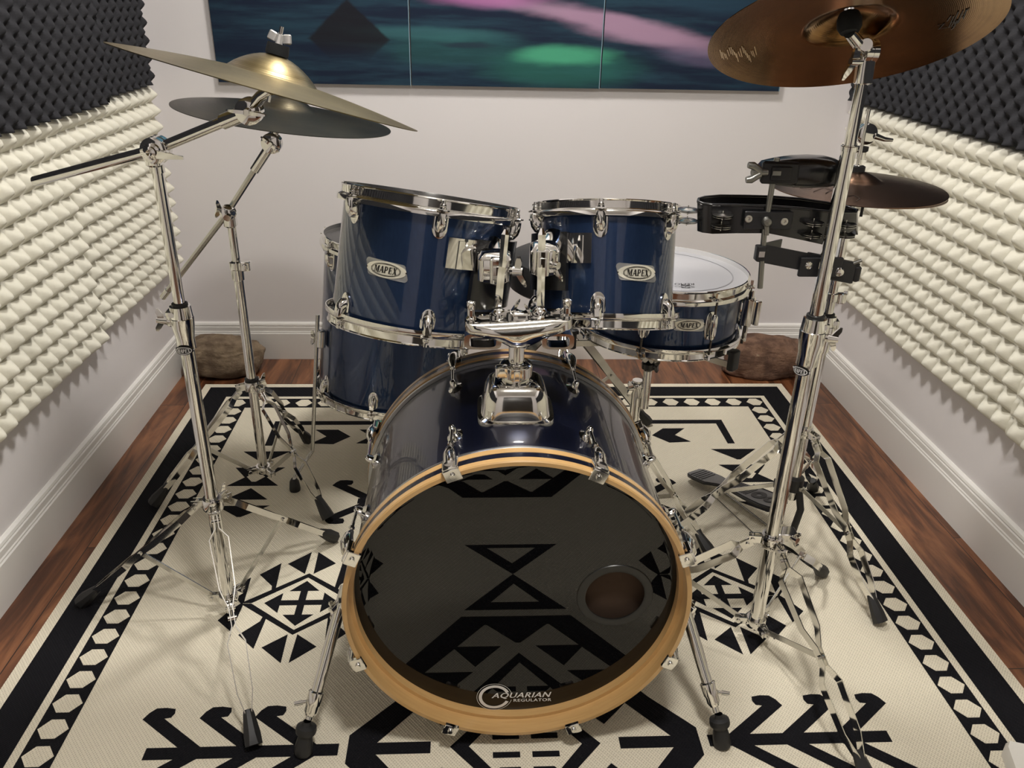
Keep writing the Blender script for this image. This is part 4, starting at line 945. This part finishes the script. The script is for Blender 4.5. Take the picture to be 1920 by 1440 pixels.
q = J1-Vector((-.008, .028, .004)); mb.rings([[q+Vector((0, 0, .007)), q+Vector((0, 0, -.006)), q+Vector((0, .006, -.006)), q+Vector((0, .006, .007))], [q+Vector((.042, 0, -.002)), q+Vector((.042, 0, -.007)), q+Vector((.042, .004, -.007)), q+Vector((.042, .004, -.002))]]); mb.build('boom_clamp', CHROME, t, ang=35)
tp = Vector(cA)-ZA*.030
mb = MB(); tilter(mb, tl, (0, -1, 0), .0205, .024); mb.tube([tl, lin(tl, Vector(cA)+ZA*.01, .5), Vector(cA)-ZA*.002], [.011, .0088, .0088], 18); wing(mb, tl-Vector((0, .012, 0)), (0, -1, 0), .030, .0065, (1, 0, -.12), hub=.010); mb.build('tilter', CHROME, t, ang=35)
top_nut(t, cA, ZA, hA)

# stand 2, rear left
S2 = (-.560, 1.905)
t = root('cymbal_stand', (*S2, 0), 'chrome boom cymbal stand at the left back holding the dull dark cymbal', 'stand')
feet2 = [(-.833, 1.803), (-.483, 2.145), (-.356, 1.730)]; dirs = [(x-S2[0], y-S2[1]) for x, y in feet2]
mb = MB(); mb.cyl((*S2, .055), (*S2, .625), .0118, seg=28); mb.build('lower_tube', CHROME, t)
mb = MB(); mb.cyl((*S2, .61), (*S2, .745), .0098, seg=24); mb.build('upper_tube', CHROME, t)
mb = MB(); mb.lathe((*S2, .595), (0, 0, 1), [(.012, 0), (.015, .002), (.0155, .028), (.017, .030), (.017, .046), (.011, .048)], 28); mb.box((S2[0]+.022, S2[1]-.008, .634), (.026, .022, .022), bev=.003); mb.box((S2[0]+.024, S2[1]-.020, .634), (.012, .006, .012), bev=.002); mb.build('height_clamp', CHROME, t, ang=35)
mb = MB(); collar(mb, S2, .312, dirs); wing(mb, (S2[0]+.020, S2[1]+.004, .322), (1, .5, .2), .018, .006, (0, 0, 1)); mb.build('leg_collar', CHROME, t, ang=35); mb = MB(); collar(mb, S2, .062, dirs, h=.018); mb.build('brace_hub', CHROME, t, ang=35)
mb = MB(); mb.lathe((*S2, .326), (0, 0, 1), [(.012, 0), (.0175, 0), (.0175, .006), (.012, .007)], 28, loop=True); mb.build('collar_bushing', RUBBER, t)
for (x, y), dv in zip(feet2, dirs): tripod_leg(t, 'leg', S2, dv, .305, .060, math.hypot(*dv)-.012)
J2 = P(427, 398, 1.888); tb = P(510, 268, 1.850); e2 = P(305, 558, 1.935)
mb = MB(); mb.tube([e2, J2, tb], [.0070, .0070, .0070], 8); mb.build('boom_arm', STEEL, t, smooth=False)
mb = MB(); mb.tube([e2, lin(e2, J2, .09)], .0078, 14); mb.build('boom_tip', CHROME, t); mb = MB(); mb.tube([lin(J2, tb, .62), tb], .0105, 16); mb.build('boom_sleeve', CHROME, t)
mb = MB(); tilter(mb, J2, (.35, -1, .2), .0185, .034); mb.box((S2[0], S2[1]-.004, .742), (.028, .028, .030), bev=.006); wing(mb, J2+Vector((-.008, -.012, .008)), (-.8, -.5, .3), .020, .006, (.2, 0, 1), hub=.014); mb.cyl(J2+Vector((.004, -.014, -.006)), J2+Vector((.004, -.024, -.008)), .008); mb.build('boom_clamp', CHROME, t, ang=35)
mb = MB(); tilter(mb, tb, (0, -1, 0), .022, .024); wing(mb, tb-Vector((0, .012, 0)), (0, -1, 0), .024, .006, (1, 0, -.9), hub=.008); mb.tube([tb+Vector((.004, 0, .012)), Vector(cB)+ZB*.012], .0075, 16); mb.build('tilter', CHROME, t, ang=35)
top_nut(t, cB, ZB, hB, black=True)

# stand 3, right front, straight
S3 = (.603, 1.297)
t = root('cymbal_stand', (*S3, 0), 'tall straight chrome cymbal stand in the right foreground under the orange bronze cymbal', 'stand')
feet3 = [(.690, .912), (.838, 1.500), (.285, 1.395)]; dirs = [(x-S3[0], y-S3[1]) for x, y in feet3]
mb = MB(); mb.cyl((*S3, .045), (*S3, .690), .0145, seg=28); mb.build('lower_tube', CHROME, t)
mb = MB(); mb.cyl((*S3, .67), (*S3, 1.03), .0118, seg=24); mb.build('middle_tube', CHROME, t)
mb = MB(); mb.cyl((*S3, 1.02), (*S3, 1.135), .0098, seg=24); mb.lathe((*S3, 1.020), (0, 0, 1), [(.010, 0), (.0128, .001), (.0132, .008), (.010, .010)], 24); mb.cyl((S3[0]+.020, S3[1], 1.00), (S3[0]+.020, S3[1], 1.085), .0025); mb.build('upper_tube', CHROME, t)
cs = clamp_sleeve(S3, .680, CHROME, t, .0145, .0118, side=1, wing_dir=(1, -.25, -.05), k=1.1); tube_label(cs, S3, .640, .0190, R_(-52))
mb = MB(); collar(mb, S3, .262, dirs, r=.0175); q = Vector((S3[0]+.034, S3[1]-.010, .275)); mb.box(q-Vector((.008, -.01, 0)), (.04, .03, .018), bev=.003); wing(mb, q, (.5, -1, .1), .022, .0075, (0, -.2, 1), hub=.016); mb.build('leg_collar', CHROME, t, ang=35); mb = MB(); collar(mb, S3, .052, dirs, r=.0165, h=.020); mb.build('brace_hub', CHROME, t, ang=35)
for (x, y), dv in zip(feet3, dirs): tripod_leg(t, 'leg', S3, dv, .255, .050, math.hypot(*dv)-.012, r0=.036, kw=.021, sw=.019 if y < 1 else .016)
TC = Vector((S3[0], S3[1], 1.150))
mb = MB(); mb.box(TC-Vector((0, 0, .008)), (.024, .022, .044), ((1, 0, .05), (0, 1, 0), (-.05, 0, 1)), bev=.005); tilter(mb, TC+Vector((.002, 0, .018)), (1, 0, 0), .017, .022)
mb.tube([TC+Vector((-.004, .004, .018)), Vector(cC)+ZC_*.004], [.0105, .0085], 16); mb.cyl(TC+Vector((-.008, -.010, .026)), TC+Vector((-.014, -.020, .028)), .010, .009, 20)
q = TC+Vector((-.022, -.010, .004)); mb.cyl(TC+Vector((0, -.004, .004)), q, .0045); wing(mb, q+Vector((.004, 0, 0)), (-1, -.2, 0), .028, .007, (.28, 0, 1), hub=.012); mb.build('tilter', CHROME, t, ang=35)
mb = MB(); mb.lathe(Vector(cC)+ZC_*(.004), ZC_, [(0, 0), (.013, 0), (.0175, .008), (.0175, .020), (.014, .0285), (0, .0285)], 28); mb.build('felt_cup', FELT, t)
mb = MB(); mb.cyl(Vector(cC)+ZC_*.02, Vector(cC)+ZC_*(hC+.03), .003); wing(mb, Vector(cC)+ZC_*(hC+.015), ZC_, .02, .006, (1, 0, 0)); mb.build('wing_nut', CHROME, t)

# stand 4, hi-hat
S4 = (.768, 1.595)
t = root('hi_hat_stand', (*S4, 0), 'chrome hi-hat stand with grey foot pedal behind the right front stand', 'stand')
feet4 = [(.898, 1.318), (.955, 1.862), (.455, 1.62)]; dirs = [(x-S4[0], y-S4[1]) for x, y in feet4]
mb = MB(); mb.cyl((*S4, .16), (*S4, .60), .0125, seg=24); mb.build('lower_tube', CHROME, t)
mb = MB(); mb.cyl((*S4, .58), (*S4, .868), .0095, seg=24); mb.build('upper_tube', CHROME, t)
mb = MB(); mb.cyl((*S4, .85), (*S4, 1.02), .0032, seg=12); mb.build('pull_rod', CHROME, t)
clamp_sleeve(S4, .575, CHROME, t, .0125, .0095, side=1)
mb = MB(); mb.lathe((*S4, .660), (0, 0, 1), [(.0095, 0), (.013, .001), (.013, .018), (.0095, .019)], 24); mb.box((S4[0]+.018, S4[1]-.004, .668), (.020, .014, .022), bev=.003); mb.cyl((S4[0]+.020, S4[1]-.010, .682), (S4[0]+.026, S4[1]-.016, .684), .004); mb.build('memory_lock', CHROME, t, ang=35)
mb = MB(); mb.lathe((*S4, .868), (0, 0, 1), [(.0095, 0), (.022, .002), (.024, .006), (.022, .009), (.012, .014), (0, .014)], 28); mb.cyl((S4[0]+.020, S4[1]-.012, .868), (S4[0]+.020, S4[1]-.012, .845), .003); mb.build('bottom_cup', POWDER, t)
mb = MB(); mb.lathe((*S4, .930), (0, 0, 1), [(.004, 0), (.0135, .001), (.0135, .012), (.010, .014), (.006, .015), (.006, .026), (.0095, .027), (.0095, .040), (.012, .042), (.012, .050), (.004, .051)], 24, mis=[1, 1, 1, 0, 0, 0, 0, 0, 1, 1, 1]); wing(mb, (S4[0]-.012, S4[1]-.004, .975), (-1, -.3, 0), .02, .006, (0, 0, 1)); mb.build('clutch', [CHROME, RUBBER], t, ang=35)
mb = MB(); tilter(mb, (S4[0], S4[1]-.004, 1.005), (0, -1, 0), .020, .016); q = Vector((S4[0]+.015, S4[1]-.010, 1.002)); mb.tube([q, q+Vector((.020, -.002, -.006)), q+Vector((.036, -.002, -.007))], [.006, .0045, .003], 12); mb.build('accessory_clamp', CHROME, t, ang=35)
mb = MB(); collar(mb, S4, .345, dirs, r=.0145); mb.build('leg_collar', CHROME, t, ang=35)
mb = MB(); mb.lathe((*S4, .185), (0, 0, 1), [(.012, 0), (.022, .002), (.022, .034), (.016, .038), (.0125, .038)], 24); mb.box((S4[0]-.02, S4[1], .197), (.05, .03, .026), bev=.006)
mb.tube([(S4[0]+.012, S4[1]-.006, .19), (S4[0]+.020, S4[1]-.02, .14), (S4[0]+.016, S4[1]-.012, .07), (S4[0]+.006, S4[1], .016)], .0085, 10); mb.tube([(S4[0]-.014, S4[1]+.03, .19), (S4[0]-.012, S4[1]+.035, .10), (S4[0]-.01, S4[1]+.03, .016)], .0075, 10)
mb.box((S4[0]+.0, S4[1]+.01, .013), (.07, .05, .012), bev=.004); mb.build('pedal_frame', POWDER, t, ang=35)
for (x, y), dv in zip(feet4, dirs): tripod_leg(t, 'leg', S4, dv, .34, .20, math.hypot(*dv)-.012, kw=.019, sw=.017, mid=.52)
# pedal
def footboard():
    a, b = Vector((.632, 1.925, .024)), Vector((.775, 1.655, .082)); d = (b-a); L = d.length; d.normalize(); s = Vector((d.y, -d.x, 0)).normalized(); n = s.cross(d); n = n if n.z > 0 else -n
    prof = [(0, .024), (.03, .031), (.10, .034), (.24, .034), (.30, .028), (.42, .026), (.55, .030), (.72, .038), (.88, .041), (.97, .036), (1.0, .028)]
    mb = MB(); zz = lambda u: .0 if u < .27 else .010*math.sin(min((u-.27)/.2, 1)*PI/2)
    for mi, off, k in ((0, 0, 1), (1, .0065, .86)):
        r1 = [[a+d*(L*u)+s*(sg*w*k)+n*(o+zz(u)+off) for sg, o in ((-1, 0), (1, 0), (1, .006 if not mi else .0012), (-1, .006 if not mi else .0012))] for u, w in prof[(0 if not mi else 0):]]
        mb.rings(r1, mi=mi)
    for i in range(9):   # tread grooves
        u = .52+i*.022; mb.box(a+d*(L*u)+n*(zz(u)+.0082), (.046, .0020, .0012), (s, d, n), mi=0)
    for i in range(5): u = .05+i*.034; mb.box(a+d*(L*u)+n*(.0082), (.05, .003, .0014), (s, d, n), mi=0)
    for u, rr in ((.78, .020), (.90, .017)): mb.lathe(a+d*(L*u)+n*(zz(u)+.0078), n, [(rr*.35, 0), (rr*.35, .0012), (rr, .0012), (rr, 0)], 20, mis=[0, 0, 0])
    o = mb.build('footboard', [POWDER, mat('pedal_grey', col=(.20, .20, .205), metal=.6, rough=.45)], t, ang=30); o['label'] = 'grey footboard with tread grooves'
footboard()
mb = MB(); mb.tube([(.665, 1.83, .0095), (.745, 1.585, .0095), (.76, 1.585, .016)], .0022, 8); mb.tube([(.70, 1.85, .0095), (.80, 1.62, .0095)], .0022, 8); mb.build('radius_rod', STEEL, t)

# ------------------------------------------------------------------ percussion on the right front stand
ph = root('percussion_mount', (.49, 1.30, .80), 'knurled grey rod and black bracket bar clamped to the tall right stand', 'mount')
K = 1.322
def PK(x, y, dY=0): return P(x, y, K+dY)
mb = MB(); mb.tube([PK(1457, 296), PK(1449, 340), PK(1440, 395), PK(1434, 425), PK(1430, 470), PK(1425, 540)], .0048, 12); mb.build('rod', ZINC, ph)
mb = MB(); a, b = PK(1424, 474), PK(1606, 510, .0); d = (b-a).normalized(); mb.strip([a, lin(a, b, .62), b], (0, 0, 1), .031, .0035); q = PK(1430, 470); mb.strip([PK(1431, 470, .0), PK(1463, 462, .045)], (0, 0, 1), .026, .003)
mb.box(lin(a, b, .60)+Vector((0, .004, 0)), (.042, .006, .034), (d, (0, 1, 0), (0, 0, 1)), bev=.002); c = lin(a, b, .93); mb.box(P(1577, 508, K)+Vector((0, .004, 0)), (.050, .014, .038), (d, (0, 1, 0), (0, 0, 1)), bev=.003)
mb.box(Vector((S3[0], S3[1]+.020, c.z+.008)), (.075, .008, .034), bev=.002); mb.box(P(1604, 512, K+.006), (.012, .020, .028), bev=.004); mb.build('bracket_bar', POWDER, ph, ang=30)
for px, py in ((1516, 497), (1574, 510)):
    q = PK(px, py, -.008 if px > 1540 else -.006); mb = MB(); mb.lathe(q, (0, -1, 0), [(.0088, -.004), (.0088, 0), (.0085, .0015), (.006, .0045), (0, .0055)], 20); mb.build('bolt', CHROME, ph)
mb = MB(); q = PK(1425, 474); mb.box(q, (.016, .016, .026), bev=.002); mb.box(q+Vector((0, -.008, 0)), (.010, .004, .010), mi=1); mb.build('rod_clamp', [POWDER, CHROME], ph); mb = MB(); mb.cyl(PK(1600, 494, .0), PK(1616, 488, -.004), .003); mb.build('clamp_screw', ZINC, ph)

# cowbell / jam block
cb = root('jam_block', tuple(PK(1450, 342)), 'black plastic block with a wing bolt on top of the grey percussion rod', 'percussion block')
def blk(x, top, bot, dep, yoff=0):
    a = P(x, top, K+.03); b = P(x, bot, K+.03); c = (a+b)/2; h = (a-b).length/2
    return [c+Vector((0, dep*math.copysign(abs(math.cos(q))**.6, math.cos(q)), h*math.copysign(abs(math.sin(q))**.7, math.sin(q)))) for q in [2*PI*j/28 for j in range(28)]]
mb = MB(); mb.rings([blk(1422, 309, 333, .014), blk(1430, 302, 340, .022), blk(1455, 297, 345, .028), blk(1485, 293, 348, .032), blk(1515, 292, 349, .034), blk(1545, 294, 348, .034), blk(1562, 298, 345, .032), blk(1571, 305, 338, .026)]); mb.build('body', PLASTIC, cb, ang=50)
mb = MB(); a = PK(1462, 324, -.002); mb.box(a, (.062, .012, .036), ((1, 0, -.02), (0, 1, 0), (0, 0, 1)), bev=.010); mb.box(a+Vector((.000, -.007, .0)), (.034, .006, .022), bev=.002); mb.build('mount_plate', POWDER, cb, ang=40)
mb = MB(); q = PK(1438, 323, -.006); mb.cyl(q, q+Vector((-.026, -.004, 0)), .0055); 
for s in (1, -1): mb.tube([q+Vector((-.012, -.003, s*.002)), q+Vector((-.026, -.004, s*.011)), q+Vector((-.034, -.004, s*.012))], [.006, .0065, .005], 10)
mb.box(PK(1455, 324, -.010), (.014, .010, .008), bev=.001); mb.build('wing_bolt', ZINC, cb)

# crescent tambourine
tb_ = root('tambourine', tuple(PK(1440, 412)), 'black crescent tambourine with steel jingles on the grey percussion rod', 'tambourine')
def tpt(x, top, bot, Y): return P(x, top, Y), P(x, bot, Y)
outl = [(1335, 384, 438, 1.337), (1318, 382, 436, 1.341), (1309, 378, 433, 1.352), (1310, 373, 428, 1.368), (1322, 369.5, 422, 1.384), (1350, 367, 418, 1.397), (1400, 367.5, 416, 1.407), (1450, 369, 418, 1.410), (1500, 373, 422, 1.408), (1550, 380, 432, 1.400), (1590, 388, 442, 1.384), (1607, 394, 440, 1.362), (1604, 399, 428, 1.347), (1560, 398, 455, 1.334), (1545, 396, 459, 1.330), (1500, 391, 449, 1.328), (1440, 387, 437, 1.328), (1380, 384.5, 437, 1.332)]
th = .0032; TT = []
for i, (x, a_, b_, Y_) in enumerate(outl): p, q = tpt(x, a_, b_, Y_); TT.append((p, q))
cen = sum((p for p, q in TT), Vector())/len(TT)
rings = []
for i, (p, q) in enumerate(TT):
    p0, p1 = TT[i-1][0], TT[(i+1) % len(TT)][0]; d = (p1-p0).normalized(); nn = Vector((d.y, -d.x, 0)); 
    if nn.dot(p-cen) < 0: nn = -nn
    rings.append([p+nn*th/2, q+nn*th/2, q-nn*th/2, p-nn*th/2])
mb = MB(); mb.rings(rings, cap=False, loop=True); mb.tube([(r[0]+r[3])/2 for r in rings]+[(rings[0][0]+rings[0][3])/2], .0026, 8); mb.build('frame', PLASTIC, tb_, ang=50)
mb = MB(); mb.box(PK(1440, 413, -.002), (.082, .006, .030), bev=.002); 
for px, py in ((1403, 410), (1470, 415)): mb.lathe(PK(px, py, -.004), (0, -1, 0), [(.0068, 0), (.0062, .0025), (.002, .003), (0, .002)], 18, mis=[1, 1, 1])
mb.build('mount_plate', [POWDER, STEEL], tb_, ang=40)
mb = MB(); mb.lathe(PK(1436, 414, -.004), (0, -1, 0), [(.0085, 0), (.0085, .008), (.006, .011), (0, .012)], 20); mb.box(PK(1437, 425, -.004), (.008, .006, .030), ((1, 0, .15), (0, 1, 0), (-.15, 0, 1)), bev=.001); mb.build('clamp_screw', ZINC, tb_)
for (x, y, Y_) in ((1290, 394, 1.347), (1288, 414, 1.347), (1355, 404, 1.324), (1352, 424, 1.324), (1525, 418, 1.320), (1521, 440, 1.320), (1586, 421, 1.337), (1583, 441, 1.337)):
    q = P(x, y, Y_); mb = MB()
    for dz, s in ((.0012, 1), (-.0012, -1)): mb.lathe(q+Vector((0, 0, dz)), (0, 0, s), [(0, .002), (.005, .002), (.008, .0004), (.0175, 0), (.0175, .0007), (.008, .0012), (.005, .0028), (0, .0028)], 28)
    mb.cyl(q-Vector((0, 0, .008)), q+Vector((0, 0, .008)), .0009, seg=6); mb.build('jingle', STEEL, tb_)

# ------------------------------------------------------------------ throne behind the toms
tr = root('drum_throne', (.235, 2.12, 0), 'round black drum stool half hidden behind the two toms', 'stool')
TH = Vector((.262, 2.10, 0))
mb = MB(); mb.lathe(TH+Vector((0, 0, .515)), (0, 0, 1), [(0, 0), (.145, 0), (.156, .008), (.160, .03), (.160, .070), (.155, .086), (.135, .096), (0, .100)], 64); s_ = mb.build('seat', mat('black_vinyl', col=(.014, .014, .015), rough=.5, bump=(200, .15, .001)), tr)
mb = MB(); mb.cyl(TH+Vector((0, 0, .10)), TH+Vector((0, 0, .515)), .0125); mb.build('post', CHROME, tr); mb = MB(); mb.lathe(TH+Vector((0, 0, .36)), (0, 0, 1), [(.0125, 0), (.019, .002), (.019, .035), (.0125, .037)], 24); mb.build('leg_collar', STEEL, tr)
for a in (25, 145, 265):
    L_ = .33; tripod_leg(tr, 'leg', (TH.x, TH.y), (math.cos(R_(a)), math.sin(R_(a))), .395, .13, L_, kw=.012, sw=.022, mtl=STEEL)

# ------------------------------------------------------------------ stones in the back corners
def stone(name, c, size, mtl, label, seed, rz=0, pow_=.75):
    rs = np.random.RandomState(seed); bm = bmesh.new(); bmesh.ops.create_icosphere(bm, subdivisions=5, radius=1)
    from mathutils import noise as mn
    off = Vector(rs.rand(3)*50)
    for vtx in bm.verts:
        p = vtx.co.normalized(); q = Vector([math.copysign(abs(k_)**pow_, k_) for k_ in p])
        h = 1+.16*mn.noise(p*1.3+off)+.09*mn.noise(p*3+off)+.035*mn.noise(p*8+off)+.014*mn.noise(p*22+off)
        q = q*h; vtx.co = Vector((q.x*size[0], q.y*size[1], q.z*size[2]))
    zmin = -size[2]*.72
    for vtx in bm.verts:
        if vtx.co.z < zmin: vtx.co.z = zmin+(vtx.co.z-zmin)*.06
    bmesh.ops.rotate(bm, verts=bm.verts, cent=(0, 0, 0), matrix=Matrix.Rotation(rz, 3, 'Z')); zl = min(v_.co.z for v_ in bm.verts)
    me = bpy.data.meshes.new(name); bm.to_mesh(me); bm.free(); me.materials.append(mtl); me.polygons.foreach_set('use_smooth', [True]*len(me.polygons))
    o = bpy.data.objects.new(name, me); COL.objects.link(o); o.location = (c[0], c[1], -zl+.0005); return tag(o, label, 'stone')
stone('stone', (-.868, 2.665, 0), (.128, .080, .074), ROCKA, 'large tan stone on the floor in the left back corner', 3, 0)
stone('stone', (1.075, 2.655, 0), (.150, .080, .082), ROCKB, 'large reddish brown stone on the floor in the right back corner', 11, R_(-4), .8)

# white cloth corner at the lower right
bm_ = MB(); a = PZ(1885, 1392); z0 = .012
pts = [(1888, 1388), (1930, 1396), (1990, 1470), (1910, 1470), (1898, 1440), (1884, 1400)]
q = [PZ(x, y, .03) for x, y in pts]; lo = [Vector((v_.x, v_.y, .0072)) for v_ in q]; cc = sum(q, Vector())/len(q)
bm_.rings([[lin(Vector((cc.x, cc.y, .0072)), v_, 1.0) for v_ in lo], [Vector((v_.x, v_.y, .022)) for v_ in q], [lin(cc, v_, .85)+Vector((0, 0, .006)) for v_ in q]])
o = bm_.build('folded_cloth', mat('white_cloth', col=(.82, .80, .75), rough=.85, bump=(60, .3, .003)), ang=60); tag(o, 'corner of a folded white cloth on the rug at the lower right', 'cloth')

# ------------------------------------------------------------------ light and look
w = bpy.data.worlds.new('world'); sc.world = w; w.use_nodes = True; bg = w.node_tree.nodes['Background']; bg.inputs[0].default_value = (.9, .9, 1, 1); bg.inputs[1].default_value = .05
for o in bpy.data.objects:
    if '_o' in o: del o['_o']
sc.view_settings.view_transform = 'Standard'; sc.view_settings.look = 'None'; sc.view_settings.gamma = 1; sc.view_settings.exposure = 0.0; sc.view_settings.use_curve_mapping = False
sc.cycles.max_bounces = 8; sc.cycles.diffuse_bounces = 5; sc.cycles.glossy_bounces = 5
